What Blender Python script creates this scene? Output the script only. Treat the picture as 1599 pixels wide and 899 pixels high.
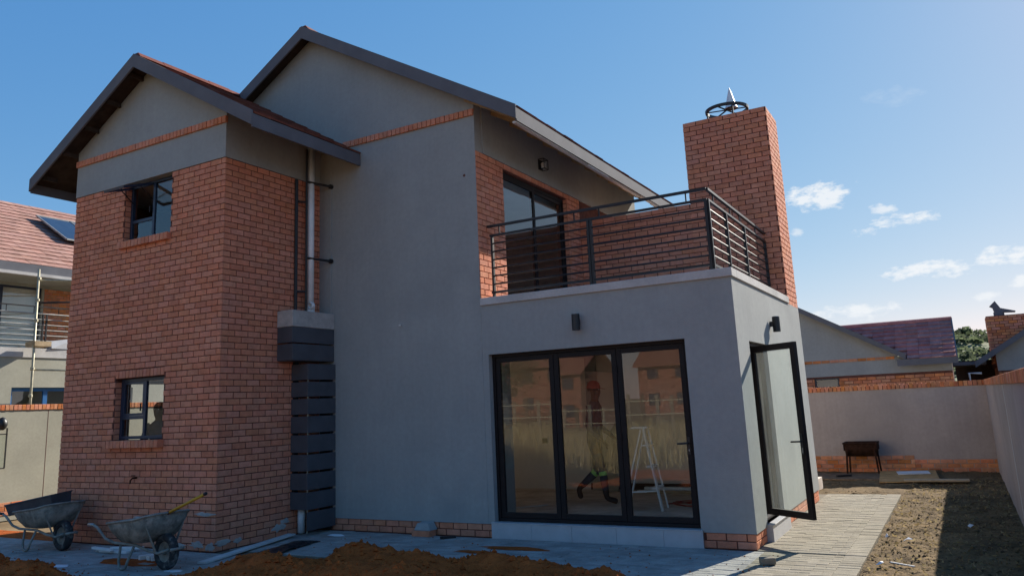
import bpy, math, random, bmesh
from mathutils import Vector, Matrix, noise
random.seed(11)
S = bpy.context.scene
for o in list(bpy.data.objects): bpy.data.objects.remove(o)
COL = S.collection
R = math.radians

# ------------------------------------------------------------------ camera
CP = Vector((8.331, -9.281, 1.692))
YAW, PIT, ROL, FPX = -0.513, 0.198, -0.045, 1213.1
fw = Vector((math.sin(YAW)*math.cos(PIT), math.cos(YAW)*math.cos(PIT), math.sin(PIT)))
rt0 = Vector((math.cos(YAW), -math.sin(YAW), 0)); up0 = rt0.cross(fw)
rt = rt0*math.cos(ROL) + up0*math.sin(ROL); upv = up0*math.cos(ROL) - rt0*math.sin(ROL)
cd = bpy.data.cameras.new('camera'); cam = bpy.data.objects.new('camera', cd); COL.objects.link(cam)
M = Matrix((rt, upv, -fw)).transposed().to_4x4(); M.translation = CP
cam.matrix_world = M
cd.sensor_width = 36; cd.lens = FPX/1599*36
cd.shift_x = 6.2/1599; cd.shift_y = -58.4/1599
cd.clip_start = .05; cd.clip_end = 4000
S.camera = cam
S.cycles.max_bounces = 8; S.cycles.diffuse_bounces = 4; S.cycles.transparent_max_bounces = 12; S.cycles.glossy_bounces = 3
S.render.resolution_x = 1024; S.render.resolution_y = 575

# ------------------------------------------------------------------ sky, sun, exposure
AZ, EL = R(16.0), R(30.0)
SUND = Vector((math.sin(AZ)*math.cos(EL), math.cos(AZ)*math.cos(EL), math.sin(EL)))
S.view_settings.view_transform = 'Standard'; S.view_settings.look = 'None'
S.view_settings.exposure = 1.0; S.view_settings.gamma = 1; S.view_settings.use_curve_mapping = False
w = bpy.data.worlds.new('World'); S.world = w; w.use_nodes = True
wn = w.node_tree; wn.nodes.clear()
def wN(t, **k):
    n = wn.nodes.new(t)
    for a, b in k.items(): setattr(n, a, b)
    return n
def wM(op, a, b=None, c=None, clamp=False):
    n = wN('ShaderNodeMath', operation=op, use_clamp=clamp)
    for i, x in enumerate((a, b, c)):
        if x is None: continue
        if isinstance(x, (int, float)): n.inputs[i].default_value = x
        else: wn.links.new(x, n.inputs[i])
    return n.outputs[0]
sky = wN('ShaderNodeTexSky', sky_type='NISHITA', sun_disc=False, sun_elevation=EL, sun_rotation=AZ)
sky.air_density = 1.0; sky.dust_density = 0.45; sky.ozone_density = 0.7; sky.altitude = 1300
SKYS, SUNS = 0.082, 4.9
bg = wN('ShaderNodeBackground'); bg.inputs[1].default_value = SKYS
tc = wN('ShaderNodeTexCoord'); VEC = tc.outputs['Generated']
def dot(v):
    n = wN('ShaderNodeVectorMath', operation='DOT_PRODUCT'); wn.links.new(VEC, n.inputs[0]); n.inputs[1].default_value = v
    return n.outputs['Value']
mp = wN('ShaderNodeMapping'); mp.inputs['Scale'].default_value = (1, 1, 2.2); wn.links.new(VEC, mp.inputs[0])
nz = wN('ShaderNodeTexNoise'); nz.inputs['Scale'].default_value = 46; nz.inputs['Detail'].default_value = 8; nz.inputs['Roughness'].default_value = .62
wn.links.new(mp.outputs[0], nz.inputs['Vector'])
NZ = nz.outputs[0]
# fair-weather clouds: (azimuth, elevation, half width, half height, opacity) in degrees
CL = [(-6.8,13.3,2.3,1.0,1.0),(-1.6,11.0,2.2,.45,.95),(-4.5,10.5,1.2,.3,.85),(-3.0,11.8,1.0,.38,.8),(-.2,7.5,3.0,.6,1.0),(3.3,7.8,2.2,.62,1.0),(-5.5,5.2,2.8,.6,.9),
      (2.0,5.5,1.1,.3,.8),(-1.4,19.0,1.7,.7,.12),(4.3,6.2,.9,.4,.9),(-8.6,11.0,.5,.3,.6),(9,6.5,3,.7,1),(14,8.5,2.5,.7,1),(24,6,3,.8,1),
      (40,8,5,1.2,1),(52,12,4,1.2,1),(70,7,6,1.4,1),(104,10,5,1.5,1),(133,8,6,1.3,1),(165,11,6,1.6,1),(186,7,5,1.2,1),(205,12,5,1.5,1),(228,8,6,1.4,1),(262,10,5,1.3,1),(300,4,5,1,.8)]
tot = None
for az, el, a, b, op in CL:
    az, el = R(az), R(el)
    c = Vector((math.sin(az)*math.cos(el), math.cos(az)*math.cos(el), math.sin(el)))
    ex = Vector((math.cos(az), -math.sin(az), 0)); ey = ex.cross(c)*-1
    ey = Vector((-math.sin(az)*math.sin(el), -math.cos(az)*math.sin(el), math.cos(el)))
    X_ = wM('DIVIDE', dot(ex), math.sin(R(a))); Y_ = wM('DIVIDE', dot(ey), math.sin(R(b)))
    d2 = wM('ADD', wM('MULTIPLY', X_, X_), wM('MULTIPLY', Y_, Y_))
    fr = wM('GREATER_THAN', dot(c), 0)
    m = wM('ADD', wM('SUBTRACT', .62, wM('MULTIPLY', d2, .62)), wM('MULTIPLY', wM('SUBTRACT', NZ, .52), 3.4))
    m = wM('MULTIPLY', wM('MULTIPLY', wM('MULTIPLY', m, 1.5, clamp=True), op), fr)
    m = wM('MULTIPLY', m, wM('LESS_THAN', d2, 3.0))
    tot = m if tot is None else wM('MAXIMUM', tot, m)
mixc = wN('ShaderNodeMix', data_type='RGBA')
sps = wN('ShaderNodeSeparateColor'); wn.links.new(sky.outputs[0], sps.inputs[0]); cmb = wN('ShaderNodeCombineColor')
for i_, (k_, g_) in enumerate(((.53, 1.02), (1.22, .60), (2.7, .29))):      # clear highland air: deeper blue, soft horizon
    wn.links.new(wM('MULTIPLY', wM('POWER', sps.outputs[i_], g_), k_), cmb.inputs[i_])
wn.links.new(wM('MULTIPLY', tot, .85), mixc.inputs['Factor']); wn.links.new(cmb.outputs[0], mixc.inputs['A'])
mixc.inputs['B'].default_value = (5.6, 5.75, 5.9, 1)
wn.links.new(mixc.outputs['Result'], bg.inputs[0])
wo = wN('ShaderNodeOutputWorld'); wn.links.new(bg.outputs[0], wo.inputs[0])
sl = bpy.data.lights.new('sun', 'SUN'); sl.energy = SUNS; sl.angle = R(.53); sl.color = (1.0, .94, .84)
sun = bpy.data.objects.new('sun', sl); COL.objects.link(sun)
sun.rotation_euler = SUND.to_track_quat('Z', 'Y').to_euler(); sun.location = (20, 30, 40)

# ------------------------------------------------------------------ materials
MT = {}
def mat(name, col, rough=.8, var=.12, vs=3.0, bump=0.0, bs=60.0, metal=0.0, rnd=0.0, col2=None, spec=.5, fine=0.0, dirt=None, streak=0.0, trans=0.0):
    m = bpy.data.materials.new(name); m.use_nodes = True; t = m.node_tree; N = t.nodes; L = t.links
    b = N['Principled BSDF']; b.inputs['Roughness'].default_value = rough; b.inputs['Metallic'].default_value = metal
    b.inputs['Specular IOR Level'].default_value = spec if rough < .8 else min(spec, .10)
    g = N.new('ShaderNodeNewGeometry'); P = g.outputs['Position']
    n1 = N.new('ShaderNodeTexNoise'); n1.inputs['Scale'].default_value = vs; n1.inputs['Detail'].default_value = 6; n1.inputs['Roughness'].default_value = .6
    L.new(P, n1.inputs['Vector'])
    mx = N.new('ShaderNodeMix'); mx.data_type = 'RGBA'
    c2 = col2 or tuple(min(1, c*(1+2.2*var)) for c in col)
    c1 = tuple(c*(1-2.2*var) for c in col) if not col2 else col
    mx.inputs['A'].default_value = (*c1, 1); mx.inputs['B'].default_value = (*c2, 1)
    mr = N.new('ShaderNodeMapRange'); mr.inputs[1].default_value = .3; mr.inputs[2].default_value = .7
    L.new(n1.outputs[0], mr.inputs[0]); L.new(mr.outputs[0], mx.inputs['Factor'])
    out = mx.outputs['Result']
    if fine:
        n3 = N.new('ShaderNodeTexNoise'); n3.inputs['Scale'].default_value = vs*17; n3.inputs['Detail'].default_value = 4; L.new(P, n3.inputs['Vector'])
        hv = N.new('ShaderNodeHueSaturation'); mr3 = N.new('ShaderNodeMapRange'); mr3.inputs[1].default_value = .3; mr3.inputs[2].default_value = .7
        mr3.inputs[3].default_value = 1-fine; mr3.inputs[4].default_value = 1+fine
        L.new(n3.outputs[0], mr3.inputs[0]); L.new(mr3.outputs[0], hv.inputs['Value']); L.new(out, hv.inputs['Color']); out = hv.outputs[0]
    if streak:
        mpv = N.new('ShaderNodeMapping'); mpv.inputs['Scale'].default_value = (7, 7, .5); L.new(P, mpv.inputs[0])
        n6 = N.new('ShaderNodeTexNoise'); n6.inputs['Scale'].default_value = 1.6; n6.inputs['Detail'].default_value = 5; n6.inputs['Roughness'].default_value = .7; L.new(mpv.outputs[0], n6.inputs['Vector'])
        mph = N.new('ShaderNodeMapping'); mph.inputs['Scale'].default_value = (1.2, 1.2, 1.6); mph.inputs['Rotation'].default_value = (.4, .5, .3); L.new(P, mph.inputs[0])
        n7 = N.new('ShaderNodeTexVoronoi'); n7.feature = 'SMOOTH_F1'; n7.inputs['Scale'].default_value = 1.5; L.new(mph.outputs[0], n7.inputs['Vector'])
        adm = N.new('ShaderNodeMath'); adm.operation = 'MULTIPLY_ADD'; L.new(n7.outputs['Distance'], adm.inputs[0]); adm.inputs[1].default_value = .35; L.new(n6.outputs[0], adm.inputs[2])
        q = N.new('ShaderNodeMapRange'); q.inputs[1].default_value = .35; q.inputs[2].default_value = 1.0; q.inputs[3].default_value = 1-streak; q.inputs[4].default_value = 1+streak; L.new(adm.outputs[0], q.inputs[0])
        hv = N.new('ShaderNodeHueSaturation'); L.new(q.outputs[0], hv.inputs['Value']); L.new(out, hv.inputs['Color']); out = hv.outputs[0]
    if rnd:
        oi = N.new('ShaderNodeObjectInfo'); at = N.new('ShaderNodeAttribute'); at.attribute_name = 'rnd'
        ad = N.new('ShaderNodeMath'); ad.operation = 'ADD'; L.new(oi.outputs['Random'], ad.inputs[0]); L.new(at.outputs['Fac'], ad.inputs[1])
        fr = N.new('ShaderNodeMath'); fr.operation = 'FRACT'; L.new(ad.outputs[0], fr.inputs[0])
        wnn = N.new('ShaderNodeTexWhiteNoise'); wnn.noise_dimensions = '1D'; L.new(fr.outputs[0], wnn.inputs['W'])
        sp = N.new('ShaderNodeSeparateColor'); L.new(wnn.outputs['Color'], sp.inputs[0])
        hv = N.new('ShaderNodeHueSaturation')
        for so, inp, lo, hi in ((sp.outputs[0], 'Value', 1-rnd, 1+rnd), (sp.outputs[1], 'Saturation', 1-rnd*.7, 1+rnd*.35), (sp.outputs[2], 'Hue', .5-rnd*.03, .5+rnd*.045)):
            q = N.new('ShaderNodeMapRange'); q.inputs[3].default_value = lo; q.inputs[4].default_value = hi; L.new(so, q.inputs[0]); L.new(q.outputs[0], hv.inputs[inp])
        L.new(out, hv.inputs['Color']); out = hv.outputs[0]
    if dirt:   # (colour, scale, threshold, strength)
        n4 = N.new('ShaderNodeTexNoise'); n4.inputs['Scale'].default_value = dirt[1]; n4.inputs['Detail'].default_value = 7; n4.inputs['Roughness'].default_value = .65
        L.new(P, n4.inputs['Vector'])
        q = N.new('ShaderNodeMapRange'); q.inputs[1].default_value = dirt[2]; q.inputs[2].default_value = dirt[2]+.18; q.inputs[4].default_value = dirt[3]
        L.new(n4.outputs[0], q.inputs[0])
        m2 = N.new('ShaderNodeMix'); m2.data_type = 'RGBA'; L.new(q.outputs[0], m2.inputs['Factor']); L.new(out, m2.inputs['A']); m2.inputs['B'].default_value = (*dirt[0], 1)
        out = m2.outputs['Result']
    L.new(out, b.inputs['Base Color'])
    if bump:
        n2 = N.new('ShaderNodeTexNoise'); n2.inputs['Scale'].default_value = bs; n2.inputs['Detail'].default_value = 5; L.new(P, n2.inputs['Vector'])
        bp = N.new('ShaderNodeBump'); bp.inputs['Strength'].default_value = bump; bp.inputs['Distance'].default_value = .02
        L.new(n2.outputs[0], bp.inputs['Height']); L.new(bp.outputs[0], b.inputs['Normal'])
    if trans:
        tl = N.new('ShaderNodeBsdfTranslucent'); L.new(out, tl.inputs[0]); ms = N.new('ShaderNodeMixShader'); ms.inputs[0].default_value = trans
        L.new(b.outputs[0], ms.inputs[1]); L.new(tl.outputs[0], ms.inputs[2]); L.new(ms.outputs[0], N['Material Output'].inputs[0])
    MT[name] = m; return m
def glass(name, tint=(.9, .93, .92), ior=1.5, dust=0.0):
    m = bpy.data.materials.new(name); m.use_nodes = True; t = m.node_tree; N = t.nodes; L = t.links; N.clear()
    o = N.new('ShaderNodeOutputMaterial'); tr = N.new('ShaderNodeBsdfTransparent'); tr.inputs[0].default_value = (*tint, 1)
    gl = N.new('ShaderNodeBsdfGlossy'); gl.inputs['Roughness'].default_value = 0.0; gl.inputs[0].default_value = (.95, .95, .95, 1)
    fn = N.new('ShaderNodeFresnel'); fn.inputs[0].default_value = ior
    g = N.new('ShaderNodeNewGeometry'); n = N.new('ShaderNodeTexNoise'); n.inputs['Scale'].default_value = 1.3; L.new(g.outputs['Position'], n.inputs['Vector'])
    bp = N.new('ShaderNodeBump'); bp.inputs['Strength'].default_value = .02; bp.inputs['Distance'].default_value = .05; L.new(n.outputs[0], bp.inputs['Height'])
    sb_ = N.new('ShaderNodeMath'); sb_.operation = 'SUBTRACT'; sb_.use_clamp = True; L.new(fn.outputs[0], sb_.inputs[0]); L.new(g.outputs['Backfacing'], sb_.inputs[1])   # one reflection per pane
    mx = N.new('ShaderNodeMixShader'); L.new(sb_.outputs[0], mx.inputs[0]); L.new(tr.outputs[0], mx.inputs[1]); L.new(gl.outputs[0], mx.inputs[2])
    out = mx.outputs[0]
    if dust:
        df = N.new('ShaderNodeBsdfDiffuse'); df.inputs[0].default_value = (.62, .62, .56, 1)
        tl = N.new('ShaderNodeBsdfTranslucent'); tl.inputs[0].default_value = (.75, .75, .7, 1)
        ads = N.new('ShaderNodeMixShader'); ads.inputs[0].default_value = .5; L.new(df.outputs[0], ads.inputs[1]); L.new(tl.outputs[0], ads.inputs[2])
        mpp = N.new('ShaderNodeMapping'); mpp.inputs['Scale'].default_value = (3.5, 3.5, .7); L.new(g.outputs['Position'], mpp.inputs[0])
        n5 = N.new('ShaderNodeTexNoise'); n5.inputs['Scale'].default_value = 2.2; n5.inputs['Detail'].default_value = 6; L.new(mpp.outputs[0], n5.inputs['Vector'])
        q = N.new('ShaderNodeMapRange'); q.inputs[1].default_value = .35; q.inputs[2].default_value = .7; q.inputs[3].default_value = dust*.5; q.inputs[4].default_value = dust; L.new(n5.outputs[0], q.inputs[0])
        m3 = N.new('ShaderNodeMixShader'); L.new(q.outputs[0], m3.inputs[0]); L.new(out, m3.inputs[1]); L.new(ads.outputs[0], m3.inputs[2]); out = m3.outputs[0]
    L.new(out, o.inputs[0]); MT[name] = m; return m
mat('brick', (.61, .235, .14), .88, .07, 9, .3, 90, rnd=.085, fine=.14, dirt=((.58, .30, .23), 1.3, .56, .4))
mat('brick_orange', (.56, .21, .10), .88, .10, 9, .25, 90, rnd=.2, fine=.12)
mat('brick_far', (.24, .10, .07), .9, .2, 2)
mat('wood_grey', (.20, .165, .125), .9, .2, 6)
mat('mortar', (.135, .058, .045), .95, .15, 8, .3, 120)
mat('plaster', (.325, .332, .322), .92, .035, .9, .22, 130, fine=.04, dirt=((.275, .282, .278), .8, .53, .65), streak=.05)
mat('plaster_pale', (.36, .345, .28), .92, .05, 1.2, .2, 130, fine=.05, dirt=((.28, .27, .22), .8, .56, .5))
mat('plaster_warm', (.395, .335, .305), .92, .04, .9, .22, 130, fine=.05, dirt=((.32, .275, .25), .8, .53, .7), streak=.09)
mat('coping', (.48, .46, .44), .85, .07, 2, .2, 120, fine=.06)
mat('charcoal', (.135, .136, .150), .85, .05, 3, .04, 40, spec=.2)
mat('frame', (.016, .012, .012), .55, .08, 8, spec=.2)
mat('frame_blue', (.018, .03, .06), .42, .08, 8)
mat('frame_cobalt', (.02, .12, .32), .42, .08, 8)
mat('tile', (.17, .068, .055), .9, .12, 5, .3, 70, rnd=.22, fine=.1)
mat('tile_neighbour', (.33, .185, .15), .8, .1, 4, .3, 70, rnd=.1, fine=.1)
mat('tile_purple', (.36, .155, .14), .95, .1, 5, .3, 70, rnd=.16, fine=.1)
mat('timber_dark', (.05, .037, .03), .85, .15, 6, .2, 60)
mat('timber', (.42, .31, .19), .8, .12, 7, .2, 60, fine=.1)
mat('board_pale', (.58, .57, .55), .8, .06, 6, .1, 60)
mat('concrete', (.42, .39, .36), .9, .09, 6, .3, 80, fine=.1)
mat('clad', (.070, .073, .085), .5, .08, 4, .05, 40, dirt=((.11, .105, .1), 3, .58, .5))
mat('white', (.72, .72, .70), .5, .05, 5)
mat('pvc', (.75, .76, .77), .4, .05, 5)
mat('black', (.012, .012, .014), .45, .1, 6)
mat('black_sheet', (.02, .022, .025), .35, .2, 8, .5, 18)
mat('steel', (.30, .295, .28), .45, .1, 6, metal=.7)
mat('rail', (.022, .018, .018), .45, .1, 6, spec=.35)
mat('tilestep', (.47, .47, .48), .35, .04, 5, fine=.03)
mat('paver', (.25, .22, .168), .92, .08, 5, .3, 70, rnd=.10, fine=.12, dirt=((.17, .135, .095), 1.6, .58, .5))
mat('paver_dusty_brightened', (.34, .318, .295), .92, .10, 3, .3, 70, rnd=.12, fine=.12, dirt=((.28, .235, .20), 1.3, .54, .7))  # front copy of paver: cement dust, plus colour brightened against the shade
mat('paver_sand', (.17, .145, .11), .95, .15, 6, .3, 60)
mat('soil_red', (.36, .085, .02), .98, .16, 5, .9, 38, fine=.25, dirt=((.24, .055, .015), 3, .56, .6))
mat('dirt', (.14, .095, .048), .98, .22, 2.2, 1.0, 30, fine=.28, dirt=((.075, .052, .032), 1.5, .54, .75))
mat('ground', (.20, .145, .085), .98, .2, .6, .5, 12, fine=.2)
mat('straw', (.30, .23, .12), .9, .25, 4, rnd=.25, trans=.35)
mat('straw_field', (.46, .36, .18), .9, .25, 4, rnd=.25, trans=.3)
mat('leaf', (.045, .07, .022), .7, .25, 1.5, rnd=.35, trans=.35)
mat('leaf_dry', (.16, .14, .05), .8, .25, 1.5, rnd=.3, trans=.35)
mat('bark', (.09, .065, .045), .95, .2, 9, .4, 40)
mat('hill', (.16, .165, .09), .95, .2, .03, dirt=((.22, .20, .11), .02, .52, .8))
mat('hill_tree', (.10, .12, .065), .9, .2, .1, rnd=.3, trans=.5)
mat('barrow', (.20, .195, .17), .85, .2, 9, .3, 60, dirt=((.40, .37, .32), 7, .48, .8))
mat('barrow_frame', (.26, .25, .22), .8, .15, 12, metal=.2, dirt=((.3, .28, .25), 14, .52, .7))
mat('rubber', (.018, .019, .021), .75, .15, 15, .2, 60, dirt=((.22, .21, .19), 12, .5, .75))
mat('trough', (.05, .06, .072), .5, .1, 8)
mat('yellow', (.55, .29, .015), .5, .08, 9)
mat('maroon', (.09, .012, .012), .55, .1, 9)
mat('rust', (.035, .017, .012), .9, .25, 14, .3, 80)
mat('interior', (.74, .68, .60), .9, .05, 1.2, .1, 80)
mat('interior_floor', (.55, .47, .40), .85, .14, 2.5, .2, 50, dirt=((.38, .32, .27), 2, .52, .6))
mat('ceiling', (.8, .78, .74), .9, .03, 2)
mat('skin', (.075, .042, .028), .6, .06, 12)
mat('overall', (.06, .064, .085), .85, .15, 10, .3, 50)
mat('boot', (.03, .015, .011), .7, .15, 14)
mat('hivis', (.40, .72, .16), .5, .03, 9)
mat('cap', (.33, .03, .025), .7, .05, 9)
mat('hair', (.01, .009, .008), .8, .1, 30)
mat('solar', (.02, .028, .05), .15, .1, 5)
mat('galv', (.42, .38, .27), .5, .12, 9, metal=.3)
mat('shale', (.13, .09, .05), .95, .2, 12, .3, 60, rnd=.35)
mat('litter', (.75, .77, .8), .45, .05, 9)
mat('red_cable', (.3, .03, .02), .5, .1, 9)
mat('ply', (.40, .24, .10), .8, .15, 6, .2, 40, fine=.12)
glass('glass_clear', (.95, .96, .96), 1.5); glass('glass', (.95, .97, .96), 2.0); glass('glass_door', (.95, .94, .92), 1.75); glass('glass_dusty', (.95, .98, .96), 1.5, .07)

# ------------------------------------------------------------------ mesh helpers
class MB:
    def __init__(s): s.v = []; s.f = []; s.r = []
    def add(s, vs, fs, r=None):
        n = len(s.v); s.v += [tuple(p) for p in vs]; s.f += [tuple(i+n for i in q) for q in fs]
        s.r += [0.0 if r is None else r]*len(fs); return s
    def box(s, x0, x1, y0, y1, z0, z1, r=None, m=None):
        vs = [(x0,y0,z0),(x1,y0,z0),(x1,y1,z0),(x0,y1,z0),(x0,y0,z1),(x1,y0,z1),(x1,y1,z1),(x0,y1,z1)]
        if m: vs = [m @ Vector(p) for p in vs]
        return s.add(vs, [(0,3,2,1),(4,5,6,7),(0,1,5,4),(1,2,6,5),(2,3,7,6),(3,0,4,7)], r)
    def bar(s, a, b, wd, ht, up=(0,0,1)):          # rectangular bar between two points
        a, b = Vector(a), Vector(b); d = (b-a).normalized(); u = Vector(up)
        sd = d.cross(u)
        if sd.length < 1e-4: sd = d.cross(Vector((1,0,0)))
        sd.normalize(); u = sd.cross(d)
        vs = []
        for p in (a, b):
            for i, j in ((-1,-1),(1,-1),(1,1),(-1,1)): vs.append(p+sd*(i*wd/2)+u*(j*ht/2))
        return s.add(vs, [(0,1,2,3),(7,6,5,4),(0,4,5,1),(1,5,6,2),(2,6,7,3),(3,7,4,0)])
    def tube(s, pts, rad, n=8, cap=True):
        pts = [Vector(p) for p in pts]; rings = []
        for i, p in enumerate(pts):
            d = (pts[min(i+1, len(pts)-1)]-pts[max(i-1, 0)]).normalized()
            u = Vector((0,0,1)) if abs(d.z) < .95 else Vector((1,0,0))
            a = d.cross(u).normalized(); b = a.cross(d)
            rr = rad[i] if isinstance(rad, (list, tuple)) else rad
            rings.append([p+a*math.cos(2*math.pi*k/n)*rr+b*math.sin(2*math.pi*k/n)*rr for k in range(n)])
        vs = [q for r_ in rings for q in r_]; fs = []
        for i in range(len(pts)-1):
            for k in range(n): fs.append((i*n+k, i*n+(k+1)%n, (i+1)*n+(k+1)%n, (i+1)*n+k))
        if cap: fs += [tuple(range(n-1, -1, -1)), tuple((len(pts)-1)*n+k for k in range(n))]
        return s.add(vs, fs)
    def lathe(s, prof, o, ax='z', n=20):           # prof: (radius, height) along axis
        vs = []; fs = []; o = Vector(o)
        for r_, h in prof:
            for k in range(n):
                c, q = math.cos(2*math.pi*k/n)*r_, math.sin(2*math.pi*k/n)*r_
                vs.append(o+(Vector((c,q,h)) if ax == 'z' else Vector((h,c,q)) if ax == 'x' else Vector((q,h,c))))
        for i in range(len(prof)-1):
            for k in range(n): fs.append((i*n+k, i*n+(k+1)%n, (i+1)*n+(k+1)%n, (i+1)*n+k))
        return s.add(vs, fs)
    def prism(s, poly, t0, t1, ax='y'):            # poly in (u, z)
        n = len(poly)
        f = (lambda u, z, t: (u, t, z)) if ax == 'y' else (lambda u, z, t: (t, u, z)) if ax == 'x' else (lambda u, z, t: (u, z, t))
        vs = [f(u, z, t0) for u, z in poly]+[f(u, z, t1) for u, z in poly]
        return s.add(vs, [tuple(range(n)), tuple(range(2*n-1, n-1, -1))]+[(i, i+n, (i+1)%n+n, (i+1)%n) for i in range(n)])
    def wall(s, ax, t0, t1, u0, u1, z0, z1, ops=()):   # wall with rectangular openings (u0,u1,z0,z1)
        us = sorted({u0, u1, *[q for o in ops for q in o[:2] if u0 < q < u1]}); zs = sorted({z0, z1, *[q for o in ops for q in o[2:] if z0 < q < z1]})
        def solid(i, j):
            if i < 0 or j < 0 or i >= len(us)-1 or j >= len(zs)-1: return False
            cu, cz = (us[i]+us[i+1])/2, (zs[j]+zs[j+1])/2
            return not any(o[0] < cu < o[1] and o[2] < cz < o[3] for o in ops)
        P = (lambda u, t, z: (u, t, z)) if ax == 'x' else (lambda u, t, z: (t, u, z))
        for i in range(len(us)-1):
            for j in range(len(zs)-1):
                if not solid(i, j): continue
                a, b, c, d = us[i], us[i+1], zs[j], zs[j+1]
                for t in (t0, t1): s.add([P(a,t,c), P(b,t,c), P(b,t,d), P(a,t,d)], [(0,1,2,3)])
                if not solid(i-1, j): s.add([P(a,t0,c), P(a,t1,c), P(a,t1,d), P(a,t0,d)], [(0,1,2,3)])
                if not solid(i+1, j): s.add([P(b,t0,c), P(b,t1,c), P(b,t1,d), P(b,t0,d)], [(0,1,2,3)])
                if not solid(i, j-1): s.add([P(a,t0,c), P(b,t0,c), P(b,t1,c), P(a,t1,c)], [(0,1,2,3)])
                if not solid(i, j+1): s.add([P(a,t0,d), P(b,t0,d), P(b,t1,d), P(a,t1,d)], [(0,1,2,3)])
        return s
    def mesh(s, name, m, smooth=False, norm=True):
        me = bpy.data.meshes.new(name); me.from_pydata(s.v, [], s.f); me.update()
        if norm:
            bm = bmesh.new(); bm.from_mesh(me); bmesh.ops.recalc_face_normals(bm, faces=bm.faces); bm.to_mesh(me); bm.free()
        if any(s.r):
            at = me.attributes.new('rnd', 'FLOAT', 'FACE'); at.data.foreach_set('value', s.r)
        me.materials.append(MT[m])
        if smooth: me.polygons.foreach_set('use_smooth', [True]*len(me.polygons))
        return me
    def build(s, name, m, parent=None, smooth=False, bev=0, norm=True):
        o = bpy.data.objects.new(name, s.mesh(name, m, smooth, norm)); COL.objects.link(o)
        if parent: attach(o, parent)
        if bev:
            b = o.modifiers.new('bevel', 'BEVEL'); b.width = bev; b.segments = 2; b.limit_method = 'ANGLE'
        return o
def world_of(q):
    m = q.matrix_parent_inverse @ Matrix.LocRotScale(q.location, q.rotation_euler, q.scale)
    return world_of(q.parent) @ m if q.parent else m
def attach(o, par):
    o.parent = par; o.matrix_parent_inverse = world_of(par).inverted()
def tag(o, label=None, cat=None, group=None, kind=None):
    if label: o['label'] = label
    if cat: o['category'] = cat
    if group: o['group'] = group
    if kind: o['kind'] = kind
    return o
def empty(name, loc=(0,0,0), label=None, cat=None, group=None, rz=0):
    o = bpy.data.objects.new(name, None); COL.objects.link(o); o.location = loc; o.rotation_euler = (0,0,rz); o.empty_display_size = .1
    return tag(o, label, cat, group)
def child(name, mb, m, root, smooth=False, bev=0):    # mesh already in root-local coordinates
    o = mb.build(name, m, None, smooth, bev); o.parent = root; return o
def project(p):
    d = Vector(p)-CP; z = d.dot(fw)
    if z < .1: return None
    return 799.5-6.2+FPX*d.dot(rt)/z, 449.5-58.4-FPX*d.dot(upv)/z, z
CH = 5.4/63; BL, BH, JT = .224, .0757, .010
ORI = {'-y': 0, '+x': math.pi/2, '+y': math.pi, '-x': -math.pi/2, 'top': 0}
NRM = {'-y': Vector((0,-1,0)), '+x': Vector((1,0,0)), '+y': Vector((0,1,0)), '-x': Vector((-1,0,0)), 'top': Vector((0,0,1))}
_bm = {}
def brick_vf(L, H, D, ch=.004):
    a, h = L/2, H/2
    vs = [(-a,D,-h),(a,D,-h),(a,D,h),(-a,D,h),(-a,ch,-h),(a,ch,-h),(a,ch,h),(-a,ch,h),(-a+ch,0,-h+ch),(a-ch,0,-h+ch),(a-ch,0,h-ch),(-a+ch,0,h-ch)]
    fs = [(8,9,10,11),(4,5,9,8),(5,6,10,9),(6,7,11,10),(7,4,8,11),(0,1,5,4),(1,2,6,5),(2,3,7,6),(3,0,4,7)]
    return vs, fs
class Pieces:
    """collects alike pieces; the largest in view become objects, the rest one joined mesh"""
    def __init__(s, name, mname, limit=300, minpx=45): s.l = []; s.name = name; s.m = mname; s.limit = limit; s.minpx = minpx
    def add(s, c, L, H, D, face, par, jit=.0015):
        c = Vector(c); pr = project(c); area = 0
        if pr and -10 < pr[0] < 1609 and -10 < pr[1] < 909:
            v = (CP-c).normalized(); area = L*H*max(0, v.dot(NRM[face]))*(FPX/pr[2])**2
        s.l.append((area, c, round(L, 2) if L > .12 else round(L, 3), H, D, face, par, jit))
    def finish(s, root, plural):
        s.l.sort(key=lambda q: -q[0]); j = MB(); k = 0
        for area, c, L, H, D, face, par, jit in s.l:
            if face == 'top': Rm = Matrix.Rotation(R(-90), 4, 'X')
            else: Rm = Matrix.Rotation(ORI[face], 4, 'Z')
            n = NRM[face]
            T = Matrix.Translation(c+n*random.uniform(-jit, jit)) @ Matrix.Rotation(random.gauss(0, .004), 4, n) @ Rm
            if k < s.limit and area > s.minpx:
                key = (s.m, L, H, D)
                if key not in _bm:
                    vs, fs = brick_vf(L, H, D); b = MB().add(vs, fs); _bm[key] = b.mesh(s.name, s.m)
                o = bpy.data.objects.new(s.name, _bm[key]); COL.objects.link(o); attach(o, par); o.location, o.rotation_euler = T.to_translation(), T.to_euler(); k += 1
            else:
                vs, fs = brick_vf(L, H, D); j.add([T @ Vector(p) for p in vs], fs, random.random()*.98+.01)
        if j.v: tag(j.build(plural, s.m, root), kind='stuff')
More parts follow.
